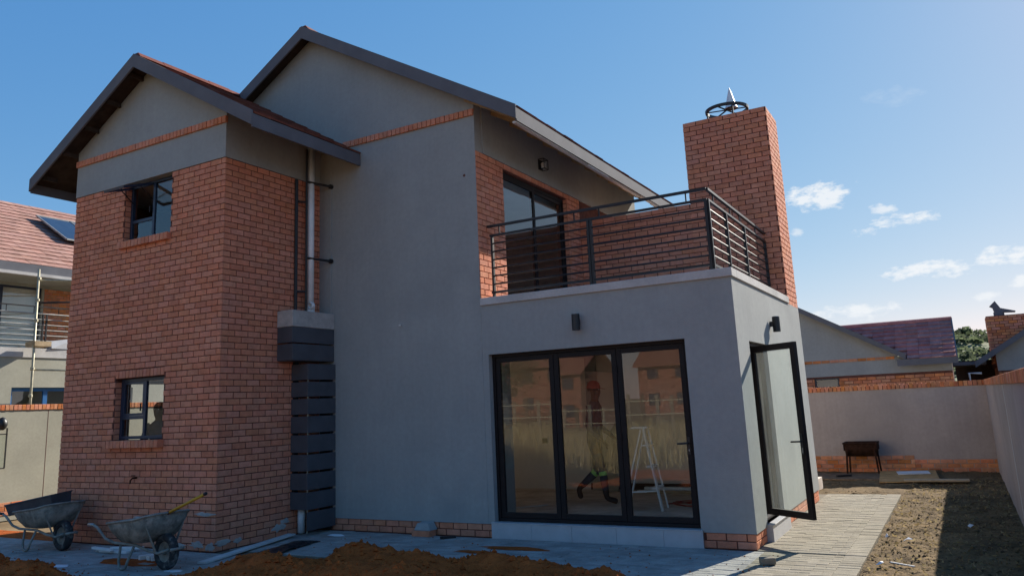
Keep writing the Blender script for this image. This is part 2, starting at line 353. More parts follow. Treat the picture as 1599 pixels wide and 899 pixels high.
def lay(P, par, face, fixed, u0, u1, k0, k1, ops=(), ph=0, D=.02):
    """running bond courses k0..k1 on the plane 'fixed' of the given facing"""
    for k in range(k0, k1):
        z = k*CH+CH/2; iv = [(u0, u1)]
        for o in ops:
            if o[2] < z < o[3]:
                nv = []
                for a, b in iv:
                    if o[1] <= a or o[0] >= b: nv.append((a, b)); continue
                    if o[0] > a: nv.append((a, o[0]))
                    if o[1] < b: nv.append((o[1], b))
                iv = nv
        off = u0-((k+ph) % 2)*(BL+JT)/2
        n = int((u1-off)/(BL+JT))+2
        for i in range(n):
            a = off+i*(BL+JT); b = a+BL
            for (p, q) in iv:
                aa, bb = max(a, p), min(b, q)
                if bb-aa < .035: continue
                c = (aa+bb)/2
                P.add((c, fixed, z) if face in ('-y', '+y') else (fixed, c, z), bb-aa, BH, D, face, par)
def rowlock(P, par, face, fixed, u0, u1, z, H=.104, wd=.073, D=.03):
    n = max(1, round((u1-u0)/(wd+JT))); st = (u1-u0)/n
    for i in range(n):
        c = u0+(i+.5)*st
        P.add((c, fixed, z+H/2) if face in ('-y', '+y') else (fixed, c, z+H/2), st-JT, H, D, face, par, .003)

# ------------------------------------------------------------------ ground, paving, soil
XW0, XW1, YW, XM, XT, DY, D2, ZT, ZR, ZC, ZCB, ZCH, XCH = -4.0, -.414, -1.933, 2.62, 6.131, 3.6, 4.48, 5.4, 5.92, 3.205, 3.10, 6.443, 4.71
YB, XB = 9.281, 8.758
g = MB().add([(-1500,-1500,-.12),(1500,-1500,-.12),(1500,1500,-.12),(-1500,1500,-.12)], [(0,1,2,3)])
tag(g.build('ground', 'ground'), kind='structure')
def fbm(x, y, s, o=4):
    return noise.fractal(Vector((x*s, y*s, 3.7)), 1.0, 2.0, o)
def hgrid(x0, x1, y0, y1, st, fn):
    nx = int((x1-x0)/st)+1; ny = int((y1-y0)/st)+1
    vs = []
    for j in range(ny):
        for i in range(nx):
            x = x0+(x1-x0)*i/(nx-1); y = y0+(y1-y0)*j/(ny-1); vs.append((x, y, fn(x, y)))
    fs = [(j*nx+i, j*nx+i+1, (j+1)*nx+i+1, (j+1)*nx+i) for j in range(ny-1) for i in range(nx-1)]
    return MB().add(vs, fs)
# soil left from levelling: heaps in front of the paving
HEAP = [(-2.35,-3.95,.34,.8,.45),(-.75,-4.2,.27,.5,.33),(1.5,-2.95,.20,.7,.42),(2.25,-2.15,.24,.55,.36),(3.15,-2.4,.20,.7,.40),(4.2,-2.1,.22,.75,.38),(5.1,-2.45,.17,.6,.42),(5.95,-2.55,.12,.5,.4),(3.0,-3.2,.2,1.6,.6),(-.5,-5.2,.25,2.5,.8),(4.5,-3.6,.2,2,.8),(1.0,-4.1,.16,1.2,.6)]
def soil_h(x, y):
    h = -.03
    for cx, cy, hh, rx, ry in HEAP:
        d = ((x-cx)/rx)**2+((y-cy)/ry)**2
        h = max(h, hh*math.exp(-d)*1.0)-0 if False else h+hh*math.exp(-d*1.1)
    edge = -1.55 if x > 1.2 else -3.55+max(0, (x-.4)/.8)*2.0 if x > .4 else -3.55
    h = min(h, .36)
    k = max(0, min(1, (edge+.25-y)/.35))
    h = h*k+(-.06)*(1-k)
    if h > -.02: h += .055*fbm(x, y, 3.1)+.03*abs(fbm(x+5, y, 9))+.012*fbm(x, y+7, 26, 3)
    return h
so = hgrid(-9, 7.3, -9.5, -1.2, .035, soil_h).build('soil', 'soil_red', smooth=True, norm=False); tag(so, kind='structure')
def dirt_h(x, y):
    return .005+.03*fbm(x, y, 1.3)+.03*max(0, fbm(x, y+4, 5))+.022*max(0, fbm(x*.6, y*1.3+2, 11))+.008*fbm(x+9, y, 24, 3)
tag(hgrid(7.27, XB+.02, -6, YB+.02, .035, dirt_h).build('dirt_yard', 'dirt', smooth=True, norm=False), kind='structure')
tag(hgrid(-4.2, 7.3, 5.42, YB+.02, .06, lambda x, y: dirt_h(x, y)-.02*(y < 5.6)).build('dirt_strip', 'dirt', smooth=True, norm=False), kind='structure')
tag(MB().box(-8.6, 7.3, -9.5, -3, -.3, -.08).build('subsoil', 'soil_red'), kind='structure')
pav = MB(); pav.box(-8.5, .9, -3.6, YW-.001, -.1, -.012); pav.box(.9, XT+.2, -1.75, .2, -.1, -.0121); pav.box(XT+.2, 7.24, -1.75, 5.40, -.1, -.0122); pav.box(XT-.3, XT+.2, .2, 5.40, -.1, -.0123); pav.box(XW1-.1,.9,YW-.001,.2,-.1,-.0124)
paving = tag(pav.build('paving', 'paver_sand'), kind='structure')
PV = Pieces('paver', 'paver', 180, 60); PF = Pieces('paver', 'paver_dusty_brightened', 120, 60)
PS = .105; PLn = .21
def paver(x, y, lx, ly, Q=None): (Q or PV).add((x, y, random.gauss(0, .0012)), lx-.004, ly-.004, .05, 'top', paving, .0015)
def covered(x, y): return soil_h(x, y) > .02
# edging course (soldier) along the garden and stretcher rows beside the house
y = -1.7
while y < 5.36: paver(7.24-.105, y+PS/2, .21, PS); y += PS
def field(x0, x1, y0, y1, Q=None):
    j = 0; y = y0
    while y+PS <= y1+.001:
        x = x0-(j % 2)*PLn/2
        while x < x1-.02:
            a, b = max(x, x0), min(x+PLn, x1)
            if b-a > .03 and not covered((a+b)/2, y): paver((a+b)/2, y+PS/2, b-a, PS, Q)
            x += PLn
        y += PS; j += 1
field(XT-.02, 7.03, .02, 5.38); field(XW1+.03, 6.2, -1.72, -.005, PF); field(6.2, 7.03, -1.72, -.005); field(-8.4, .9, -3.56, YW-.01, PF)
PV.finish(paving, 'small_pavers'); PF.finish(paving, 'dusty_brightened_pavers')

# ------------------------------------------------------------------ the house
house = empty('house', (0,0,0), 'unfinished two storey house of red face brick and grey plaster with a corner balcony', 'house')
BR = Pieces('brick', 'brick', 300, 60)
OPU = (-2.70, -1.58, 52*CH, ZT); OPL = (-2.70, -1.575, 17*CH, 2.357)
OPD = (2.715, 5.50, .196, 2.41); OPS = (.60, 1.62, .20, 2.36); OPB = (.78, 3.08, 3.2, 5.30)
mb = MB(); mb.wall('x', YW+.010, YW+.22, XW0+.01, XW1-.01, -.1, ZT, [OPU, OPL])
mb.wall('y', XW1-.22, XW1-.0101, YW+.2201, -.001, -.1, ZT); mb.wall('y', XW0+.0101, XW0+.22, YW+.2201, -.001, -.1, ZT, [(-1.6,-.12,1.0,2.4)])
wing = mb.build('wing_wall', 'mortar', house)
SOL = (OPL[0], OPL[1], 2.357, 29*CH)
lay(BR, wing, '-y', YW, XW0, XW1, 0, 63, [OPU, OPL, SOL, (OPU[0]-.05, OPU[1]+.03, OPU[2]-.11, OPU[2]), (OPL[0]-.05, OPL[1]+.05, OPL[2]-.11, OPL[2])])
lay(BR, wing, '+x', XW1, YW+.022, 0, 0, 63, ph=1)
rowlock(BR, wing, '-y', YW, OPL[0], OPL[1], 2.364, .108)
rowlock(BR, wing, '-y', YW-.07, OPU[0]-.05, OPU[1]+.03, OPU[2]-.105, .105, D=.30)
rowlock(BR, wing, '-y', YW-.11, OPL[0]-.07, OPL[1]+.06, OPL[2]-.105, .105, D=.33)
# brick reveals of the two windows (left jambs are seen)
for o in (OPU, OPL):
    for k in range(round(o[2]/CH), 63):
        z = k*CH+CH/2
        if z < o[3]: BR.add((o[0]+.003, YW+.066+(k % 2)*.0, z), .09, BH, .02, '+x', wing)
GZ = .585
xa, za = -2.195, 7.323
def under(x, xa, za, dz=.09): return za-GZ*abs(x-xa)-dz
gw = MB().prism([(XW0,ZT+.002),(XW1+.012,ZT+.002),(XW1+.012,under(XW1,xa,za)),(xa,under(xa,xa,za)),(XW0,under(XW0,xa,za))], YW-.012, YW+.2, 'y')
gable = gw.build('gable_wall', 'plaster', house)
MB().box(XW1-.2, XW1+.0121, YW+.2002, -.002, ZT+.002, under(XW1, xa, za)-.01).build('plaster_band', 'plaster', house)
MB().box(XW0-.01, XW0+.2, YW+.2002, -.002, ZT+.002, under(XW0, xa, za)-.01).build('plaster_band', 'plaster', house)
rowlock(BR, gable, '-y', YW-.045, XW0-.01, XW1+.03, ZR, .098, D=.05)
# main gable wall
xam, zam = -.621, 8.18
mw = MB().prism([(XW0+.14,.172),(XM,.172),(XM,under(XM,xam,zam)),(xam,under(xam,xam,zam)),(XW0+.14,under(XW0+.14,xam,zam))], 0, .2, 'y')
main = mw.build('main_wall', 'plaster', house)
rowlock(BR, main, '-y', -.032, .1, XM+.005, 5.943, .098, D=.05)
# terrace room walls
tf = MB().wall('x', .004, .22, XM+.0005, XT, .172, ZCB, [OPD]); tf.build('terrace_front_wall', 'plaster', house)
tr = MB().wall('y', XT-.22, XT, .2205, D2, .1721, ZCB, [OPS]); tr.build('terrace_side_wall', 'plaster', house)
# plinth bricks
pl = MB().box(XW1, XM+.1, .022, .19, -.1, .172).box(XM+.1, XT-.02, .022, .19, -.1, .1719).box(XT-.2, XT-.0222, .19, D2-.02, -.1, .1718).build('plinth', 'mortar', house)
lay(BR, pl, '-y', .012, XW1, XT-.012, 0, 2, [(OPD[0]-.02, OPD[1]+.02, -1, 1)]); lay(BR, pl, '+x', XT-.012, .034, D2-.01, 0, 2, [(.55, 1.68, -1, 1)], ph=1)
# upper right wall with the balcony door, plaster band above
bw = MB().wall('y', XM-.22, XM-.010, .2005, 6.6, 3.0, 63*CH, [OPB]).build('balcony_wall', 'mortar', house)
MB().box(XM-.05, XM+.003, .004, .2, ZC, 63*CH).build('corner_mortar', 'mortar', house)
lay(BR, bw, '+x', XM+.012, .002, DY, 37, 63, [OPB], ph=1)
for k in range(37, 62): BR.add((XM-.075, OPB[1]-.003, k*CH+CH/2), .13, BH, .02, '-y', bw)
MB().box(XM-.2, XM+.016, .2003, 6.6, 63*CH+.002, under(XM, xam, zam)-.012).build('plaster_band', 'plaster', house)
MB().wall('y', XM-.22, XM+.004, .2004, 6.6, -.1, 2.999, [(.75, 3.9, .17, 2.5)]).wall('y', XW0+.14, XW0+.36, .2004, 6.4, -.1, 6.2, [(1.0, 4.6, .5, 2.4)]).wall('x', 6.4, 6.6, XW0+.14, XM-.22, -.1, 6.2, [(-3.3, -.2, .25, 2.5), (.3, 2.1, .4, 2.5)]).build('rear_walls', 'plaster', house)  # openings added in unseen walls so daylight reaches the living room
for (a_, b_, c_, d_) in ((-3.3, -.2, .25, 2.5), (.3, 2.1, .4, 2.5)):  # windows out of view, added to brighten the living room
    rwn = bars_w = MB().wall('x', 6.47, 6.53, a_+.002, b_-.002, c_+.002, d_-.002, [(a_+.06, (a_+b_)/2-.03, c_+.06, d_-.06), ((a_+b_)/2+.03, b_-.06, c_+.06, d_-.06)]).build('added_window', 'frame', house)
    MB().box(a_+.06, b_-.06, 6.495, 6.50, c_+.06, d_-.06).build('pane', 'glass_door', rwn)
lwn = MB().wall('y', XW0+.22, XW0+.28, 1.002, 4.598, .502, 2.398, [(1.06, 2.77, .56, 2.34), (2.83, 4.54, .56, 2.34)]).build('added_window', 'frame', house)  # another unseen window, in the left wall, added for indoor daylight
MB().box(XW0+.245, XW0+.25, 1.06, 4.54, .56, 2.34).build('pane', 'glass_door', lwn)
# floors, ceilings, partitions: the shell is hollow
MB().box(XW0+.3, XT-.22, .2206, 6.3, -.09, .19).box(XW0+.23, XW1-.23, YW+.23, -.01, -.09, .1901).build('floor_slab', 'interior_floor', house)
MB().box(XM+.005, XT-.221, .2206, D2-.01, 2.80, 3.09).box(XW0+.37, XM-.221, .2206, 6.38, 2.80, 3.09).box(XW0+.23, XW1-.23, YW+.23, -.01, 2.80, 3.0901).build('first_floor_slab', 'ceiling', house)
MB().box(XW0+.37, XM-.221, .21, 6.38, 5.45, 5.52).box(XW0+.23, XW1-.23, YW+.23, -.01, 5.45, 5.5201).build('ceiling_board', 'ceiling', house)
MB().box(.2, XT-.221, 3.92, 4.4, .19, 2.80).box(XW0+.37, XM+.1, .2207, .235, .19, 2.8).box(-1.5, -1.35, .21, 6.3, 3.1, 5.44).build('partition', 'interior', house)
MB().box(XM-.23, XT-.222, 3.895, 3.9199, .19, .30).build('skirting', 'timber_dark', house)
for u0, u1 in ((XW0+.23, XW0+.235), (XW1-.235, XW1-.23)):
    pass
MB().box(XW0+.225, XW0+.235, YW+.23, -.021, .2, 1.0).box(XW0+.225, XW0+.235, YW+.23, -1.6, 1.0, 2.8).box(XW0+.225, XW0+.235, -1.6, -.021, 2.4, 2.8).box(XW0+.23, XW1-.23, -.02, -.01, .2, 2.8).box(XW1-.235, XW1-.221, YW+.23, -.02, .2, 2.8).build('wing_room_lining', 'interior', house)
# terrace deck and coping
cp = MB(); cp.box(XM+.002, XT+.02, -.022, .24, ZCB+.001, ZC); cp.box(XT-.22, XT+.02, .24, DY-.001, ZCB+.001, ZC)
cp.build('coping', 'coping', house, bev=.006)
# parapet and chimney
par = MB().box(XM+.001, XCH-.001, DY+.01, DY+.2, ZCB, 58*CH).build('parapet', 'mortar', house)
lay(BR, par, '-y', DY, XM+.012, XCH, 37, 57); rowlock(BR, par, '-y', DY-.004, XM+.01, XCH-.01, 57*CH+.006, .08, .222, .2)
NCH = int(ZCH/CH)
chm = MB().box(XCH+.01, XT-.01, DY+.01, D2-.01, ZCB-.1, NCH*CH-.004).build('chimney', 'mortar', house)
lay(BR, chm, '-y', DY, XCH, XT, 35, NCH); lay(BR, chm, '+x', XT, DY+.022, D2, 35, NCH, ph=1); lay(BR, chm, '-x', XCH, DY+.022, D2, 55, NCH, ph=1)
# cowl: flat arched cap on struts with a pale spike
cw = MB(); cx, cy, cz = 5.40, 4.04, NCH*CH
cw.lathe([(.17,0),(.17,.10),(.155,.10),(.155,0)], (cx,cy,cz-.01), n=20)
for a in range(4):
    q = a*math.pi/2+.5; cw.tube([(cx+.35*math.cos(q), cy+.35*math.sin(q), cz-.01), (cx+.35*math.cos(q), cy+.35*math.sin(q), cz+.22)], .014, 6)
cw.build('cowl_ring', 'black', chm)
MB().lathe([(.33,.20),(.37,.20),(.375,.245),(.33,.25),(.33,.20)], (cx,cy,cz), n=28).build('cowl_band', 'black', chm)
for a in range(3):
    q = a*math.pi/3+.2; MB().bar((cx+.35*math.cos(q), cy+.35*math.sin(q), cz+.235), (cx-.35*math.cos(q), cy-.35*math.sin(q), cz+.235), .03, .012).build('cowl_spoke', 'black', chm)
MB().lathe([(.0,.40),(.02,.34),(.10,.03),(.12,.0),(.0,-.005)], (cx+.08,cy,cz+.245), n=14).build('cowl_spike', 'white', chm)

# roofs
def slab(mb, xa, za, half, y0, y1, side, th=.05, off=0.0):
    ex = xa+side*half; ez = za-GZ*half
    mb.prism([(xa, za-off), (ex, ez-off), (ex, ez-th-off), (xa, za-th-off)], y0, y1, 'y')
def tiles(xa, za, half, y0, y1, side, tw=.30, tl=.32):
    """interlocking concrete tiles on one slope, overlapping course over course"""
    T = MB(); sl = math.hypot(half, GZ*half); n = int(sl/tl); tl = sl/n; ct, st_ = half/sl, GZ*half/sl
    ny = max(1, int((y1-y0)/tw)); tw = (y1-y0)/ny
    def P(s, y, h): return (xa+side*(s*ct+h*st_), y, za-s*st_+h*ct)
    for i in range(n):
        s0, s1 = i*tl, (i+1)*tl+.035
        if i == n-1: s1 = (i+1)*tl+.02
        for j in range(ny):
            a, b = y0+j*tw+.003, y0+(j+1)*tw-.003; d = random.gauss(0, .002)
            h0, h1 = .008+d, .036+d
            T.add([P(s0,a,h0),P(s0,b,h0),P(s1,b,h1),P(s1,a,h1),P(s0,a,h0-.006),P(s0,b,h0-.006),P(s1,b,h1-.026),P(s1,a,h1-.026)],
                  [(0,1,2,3),(4,7,6,5),(2,6,7,3),(0,3,7,4),(1,5,6,2)], random.random()*.98+.01)
    return T
def gable_roof(par, xa, za, half, y0, y1, tmat, bargew=.19, rear=True, sides=(-1, 1), tsides=(-1, 1), bm='charcoal', y0s=None):
    y0s = y0s or {}
    rf = MB()
    for s in sides: slab(rf, xa, za-.03, half-.02, y0+.03, y1-.01, s, .03)
    ro = rf.build('roof', 'timber_dark', par)
    for s in tsides: tag(tiles(xa, za, half, y0+.035, y1, s).build('roof_tiles', tmat, ro), kind='stuff')
    for s in sides:
        b = MB(); ex = xa+s*(half+.02); ez = za-GZ*(half+.02)
        b.prism([(xa, za+.045), (ex, ez+.045), (ex, ez+.045-bargew*1.12), (xa, za+.045-bargew*1.16)], y0, y0+.028, 'y'); b.build('bargeboard', bm, par)
        f = MB().box(min(ex, ex-s*.03), max(ex, ex-s*.03), y0+.029, y1, ez-.19, ez+.0).build('fascia', bm, par)
    rc = MB(); n = int((y1-y0)/.4)
    for i in range(n):
        a = y0+.03+i*(y1-y0-.03)/n; b = a+(y1-y0)/n+.03
        hh = .055+(.008 if i % 2 else 0)
        rc.prism([(xa-.13, za-.02), (xa-.07, za+hh), (xa+.07, za+hh), (xa+.13, za-.02)], a, b-.04, 'y')
    rc.build('ridge', tmat, ro)
    return ro
gable_roof(house, xa, za, 2.636, -2.26, -.012, 'tile')
gable_roof(house, xam, zam, 4.065, -.25, 6.83, 'tile', sides=(-1, 1))
# rafters under the wing's rake and a pale unpainted soffit batten under the main eave
for i in range(5):
    s = -1; x0 = xa-2.4+i*.55; MB().box(x0, x0+.04, -2.2, YW-.02, za-GZ*abs(x0-xa)-.15, za-GZ*abs(x0-xa)-.075).build('rafter', 'timber_dark', house)
ex, ez = xam+4.065, zam-GZ*4.065
random.seed(5)
yy = -.2
while yy < 6.6:
    L_ = random.uniform(.5, 1.1); d = random.uniform(-.012, .012)
    MB().box(ex-.07+d, ex-.01+d, yy, min(6.7, yy+L_-.006), ez-.225+random.uniform(-.008, .008), ez-.192).build('soffit_batten', 'board_pale', house); yy += L_
for i in range(12):
    yy = -.1+i*.58; b = MB()
    b.prism([(XM-.1, under(XM-.1, xam, zam, .075)), (ex-.04, ez-.06), (ex-.04, ez-.14), (XM-.1, under(XM-.1, xam, zam, .19))], yy, yy+.038, 'y'); b.build('rafter', 'timber', house)

# windows of the wing
def bars(mb, x0, x1, z0, z1, y0, y1, wd):
    mb.box(x0, x0+wd, y0, y1, z0, z1); mb.box(x1-wd, x1, y0, y1, z0, z1); mb.box(x0+wd, x1-wd, y0+.001, y1-.001, z0, z0+wd); mb.box(x0+wd, x1-wd, y0+.001, y1-.001, z1-wd, z1); return mb
def sash(par, x0, x1, z0, z1, y, ang, fm='frame_blue', gm='glass', name='sash'):
    """top hung sash swung out by ang about its upper edge"""
    Tm = Matrix.Translation((0, y, z1)) @ Matrix.Rotation(-ang, 4, 'X') @ Matrix.Translation((0, -y, -z1))
    a = bars(MB(), x0, x1, z0, z1, y-.018, y+.018, .035); a.v = [tuple(Tm @ Vector(p)) for p in a.v]; a.build(name, fm, par)
    p = MB().box(x0+.03, x1-.03, y-.003, y+.003, z0+.03, z1-.03); p.v = [tuple(Tm @ Vector(q)) for q in p.v]; p.build('pane', gm, par)
def window(o, openang, gm='glass'):
    x0, x1, z0, z1 = o; y0 = YW+.11
    wf = bars(MB(), x0+.002, x1-.002, z0+.012, z1-.002, y0, y0+.05, .045)
    xm_ = x0+(x1-x0)*.50; zt_ = z0+(z1-z0)*.36
    wf.box(xm_-.025, xm_+.025, y0+.002, y0+.048, z0+.05, z1-.05); wf.box(x0+.047, xm_-.0255, y0+.003, y0+.047, zt_-.025, zt_+.025)
    win = wf.build('window', 'frame_blue', house, bev=.003)
    MB().box(xm_+.026, x1-.05, y0+.02, y0+.026, z0+.055, z1-.05).build('pane', gm, win)
    MB().box(x0+.048, xm_-.026, y0+.02, y0+.026, z0+.055, zt_-.026).build('pane', gm, win)
    sash(win, x0+.048, xm_-.027, zt_+.027, z1-.05, y0-.0 if openang else y0+.025, openang, gm=gm)
    if openang:
        for xx in (x0+.06, xm_-.035):
            MB().bar((xx, y0, zt_+.30), (xx, y0-.25, z1-.11), .012, .012).build('stay', 'frame', win)
    MB().bar((xm_-.06, y0-.02, zt_+.09), (xm_-.06, y0-.02, zt_+.2), .015, .015).build('handle', 'frame', win)
    return win
window(OPU, R(72)); window(OPL, 0, 'glass_clear')
# unseen side window, added to light the wing's ground floor room
w2 = MB(); w2.wall('y', XW0+.06, XW0+.11, -1.599, -.121, 1.001, 2.399, [(-1.55,-.88,1.05,2.35),(-.84,-.17,1.05,2.35)]); w2 = w2.build('window', 'frame_blue', house)
for a in (-1.55, -.84): MB().box(XW0+.08, XW0+.086, a, a+.67, 1.05, 2.35).build('pane', 'glass_clear', w2)

# folding glass doors of the terrace room
yd = .105
fd = MB(); x0, x1, z0, z1 = OPD
fd = bars(MB(), x0+.002, x1-.002, z0+.004, z1-.002, yd-.012, yd+.075, .042).build('folding_doors', 'frame', house, bev=.003)
xs = [x0+.046+i*(x1-x0-.092)/3 for i in range(4)]
for i in range(3):
    a, b = xs[i]+.003, xs[i+1]-.003
    lf = bars(MB(), a, b, z0+.05, z1-.048, yd, yd+.05, .066)
    lf.build('door_leaf', 'frame', fd, bev=.003)
    pn = MB().box(a+.06, b-.06, yd+.022, yd+.028, z0+.11, z1-.108); mid = Vector(((a+b)/2, yd+.025, 1.3))
    Tp = Matrix.Translation(mid) @ Matrix.Rotation((.006, -.004, .008)[i], 4, 'Z') @ Matrix.Rotation((.003, -.004, .002)[i], 4, 'X') @ Matrix.Translation(-mid)
    pn.v = [tuple(Tp @ Vector(p)) for p in pn.v]; pn.build('pane', 'glass_door', fd)
h = MB(); hx = xs[3]-.04; h.box(hx-.016, hx+.016, yd-.012, yd, 1.04, 1.24); h.tube([(hx, yd-.01, 1.17), (hx, yd-.05, 1.17), (hx-.13, yd-.052, 1.165)], .010, 8); h.build('handle', 'black', fd)
MB().box(hx-.006, hx+.006, yd-.016, yd-.0121, 1.075, 1.10).build('keyhole', 'steel', fd)
for zz in (.5, 1.25, 2.1): MB().tube([(xs[2], yd-.012, zz-.05), (xs[2], yd-.012, zz+.05)], .011, 8).build('hinge', 'frame', fd)
# tiled step below the doors
st = MB().box(x0-.03, x1+.02, -.012, .10, -.02, .186).build('door_step', 'concrete', house)
xx = x0-.04
for wdt in (.60, .575, .60, .60, .50):
    b = min(xx+wdt, x1+.025)
    if b-xx > .05: MB().box(xx+.0015, b-.0015, -.024, -.0125, -.005, .186).build('tile', 'tilestep', st, bev=.0015)
    xx += wdt
MB().box(x0-.04, x1+.025, -.03, .092, .1865, .1985).build('tile', 'tilestep', st, bev=.002)
# side door standing open, with its frame and step
sf = MB().wall('y', XT-.11, XT-.055, OPS[0]+.002, OPS[1]-.002, OPS[2]+.002, OPS[3]-.002, [(OPS[0]+.045, OPS[1]-.045, OPS[2]+.03, OPS[3]-.045)]).build('side_door', 'frame', house, bev=.003)
HG, EN = Vector((6.09, .85, 0)), Vector((6.70, .42, 0))
ln = (EN-HG).length; dv = (EN-HG).normalized(); ang = math.atan2(dv.y, dv.x)
TD = Matrix.Translation(HG) @ Matrix.Rotation(ang, 4, 'Z')
def tf_(mb, T): mb.v = [tuple(T @ Vector(p)) for p in mb.v]; return mb
tf_(bars(MB(), 0, ln, .28, 2.30, -.024, .024, .075), TD).build('door_leaf', 'frame', sf, bev=.003)
tf_(MB().box(.07, ln-.07, -.003, .003, .35, 2.23), TD).build('pane', 'glass_dusty', sf)
hd = MB().box(ln-.055, ln-.022, -.034, -.024, 1.0, 1.24); hd.tube([(ln-.038,-.03,1.15),(ln-.038,-.075,1.15),(ln-.16,-.078,1.145)], .010, 8); hd.box(ln-.055, ln-.022, .024, .034, 1.0, 1.24)
tf_(hd, TD).build('handle', 'black', sf); tf_(MB().box(ln-.045, ln-.03, -.0365, -.0341, 1.02, 1.08), TD).build('keyhole', 'steel', sf)
ss = MB().box(XT-.2, XT+.06, .57, 1.66, -.02, .185).build('side_step', 'tilestep', house, bev=.003)
MB().box(XT-.15, XT+.08, .56, 1.67, .1855, .2).build('tile', 'tilestep', ss, bev=.002)
# balcony door
bd = MB().wall('y', XM-.13, XM-.07, OPB[0]+.002, OPB[1]-.002, OPB[2]+.002, OPB[3]-.002, [(OPB[0]+.05, 1.90, OPB[2]+.05, OPB[3]-.05), (1.96, OPB[1]-.05, OPB[2]+.05, OPB[3]-.05)]).build('balcony_door', 'frame', house)
for (a, b, xo) in ((OPB[0]+.05, 1.93, -.09), (1.93, OPB[1]-.05, -.115)):
    MB().wall('y', XM+xo, XM+xo+.03, a, b, OPB[2]+.05, OPB[3]-.05, [(a+.06, b-.06, OPB[2]+.12, OPB[3]-.11)]).build('door_leaf', 'frame', bd)
    MB().box(XM+xo+.012, XM+xo+.018, a+.055, b-.055, OPB[2]+.115, OPB[3]-.105).build('pane', 'glass', bd)
# wall lamps: up-and-down cylinders
def wall_lamp(x, y, z, nx, ny):
    t = MB().lathe([(.0,.10),(.052,.10),(.052,-.11),(.0,-.11)], (x+nx*.085, y+ny*.085, z), n=16)
    o = t.build('wall_lamp', 'black', house, bev=.002)
    MB().bar((x, y, z), (x+nx*.05, y+ny*.05, z), .05, .07).build('bracket', 'black', o)
    MB().lathe([(.0,.0),(.035,.0),(.035,.004),(0,.004)], (x+nx*.085, y+ny*.085, z+.1005), n=16).build('lens', 'white', o)
wall_lamp(4.11, .004, 2.735, 0, -1); wall_lamp(XT, 2.0, 2.66, 1, 0)
b = MB().box(XM+.004, XM+.02, 2.0, 2.16, 5.60, 5.78).build('bulkhead_lamp', 'black', house)
bb = MB()
for (a, c) in ((2.0, 5.6), (2.15, 5.6), (2.0, 5.77), (2.15, 5.77)): bb.box(XM+.02, XM+.12, a, a+.01, c, c+.01)
bars_ = MB().wall('y', XM+.12, XM+.13, 2.0, 2.16, 5.6, 5.78, [(2.015, 2.145, 5.615, 5.765)]); bb.v, bb.f, bb.r = bb.v+bars_.v, bb.f+[tuple(i+len(bb.v) for i in q) for q in bars_.f], bb.r+bars_.r
bb.build('lamp_cage', 'black', b); MB().lathe([(.0,-.06),(.035,-.05),(.04,.02),(.0,.05)], (XM+.07, 2.08, 5.69), n=12).build('bulb', 'white', b)
# screw hole patches / wire stub left in the plaster
MB().tube([(1.20, .0, 2.955), (1.205, -.035, 2.95), (1.24, -.05, 2.945)], .012, 6).build('wire_stub', 'white', house)
MB().lathe([(0,-.001),(.022,-.001),(.022,.004)], (2.42, -.0, 5.05), 'y', 10).build('wall_hole', 'mortar', house)
# tap and its standpipe
tp = MB().tube([(-2.08, YW, .93), (-2.08, YW-.07, .93), (-2.08, YW-.10, .90), (-2.08, YW-.10, .86)], .012, 8).build('tap', 'rust', house)
MB().bar((-2.12, YW-.06, .965), (-2.04, YW-.06, .965), .012, .012).build('tap_handle', 'rust', tp)
# balcony railing
ry, rx, zb, zt_ = .20, 5.885, 3.29, 4.27
rl = MB().bar((2.66, ry, zt_), (rx, ry, zt_), .042, .032).build('railing', 'rail', house)
MB().bar((rx, ry+.02, zt_), (rx, DY-.005, zt_), .042, .032).build('top_rail', 'rail', rl)
MB().bar((2.70, ry, 4.13), (rx, ry, 4.13), .036, .028).build('rail', 'rail', rl); MB().bar((rx, ry+.02, 4.13), (rx, DY-.005, 4.13), .036, .028).build('rail', 'rail', rl)
MB().bar((2.70, ry, 3.30), (rx, ry, 3.30), .03, .03).build('rail', 'rail', rl); MB().bar((rx, ry+.02, 3.30), (rx, DY-.005, 3.30), .03, .03).build('rail', 'rail', rl)
for k in range(1, 7):
    z = 4.13-k*.1186
    MB().tube([(2.72, ry, z), (rx, ry, z)], .0125, 8).build('rail', 'rail', rl); MB().tube([(rx, ry+.02, z), (rx, DY-.005, z)], .0125, 8).build('rail', 'rail', rl)
for x in (2.735, 4.25, 4.29, 5.865): MB().box(x-.016, x+.016, ry-.022, ry+.022, ZC, 4.116).build('post', 'rail', rl)
for y in (.225, 1.08, 2.12, DY-.05): MB().box(rx-.022, rx+.022, y-.016, y+.016, ZC, 4.116).build('post', 'rail', rl)
for x in (2.86, 4.05, 4.42, 5.62): MB().tube([(x, ry, 4.14), (x, ry, 4.26)], .010, 6).build('stub', 'rail', rl)
for y in (.5, 1.35, 1.9, 2.9): MB().tube([(rx, y, 4.14), (rx, y, 4.26)], .010, 6).build('stub', 'rail', rl)
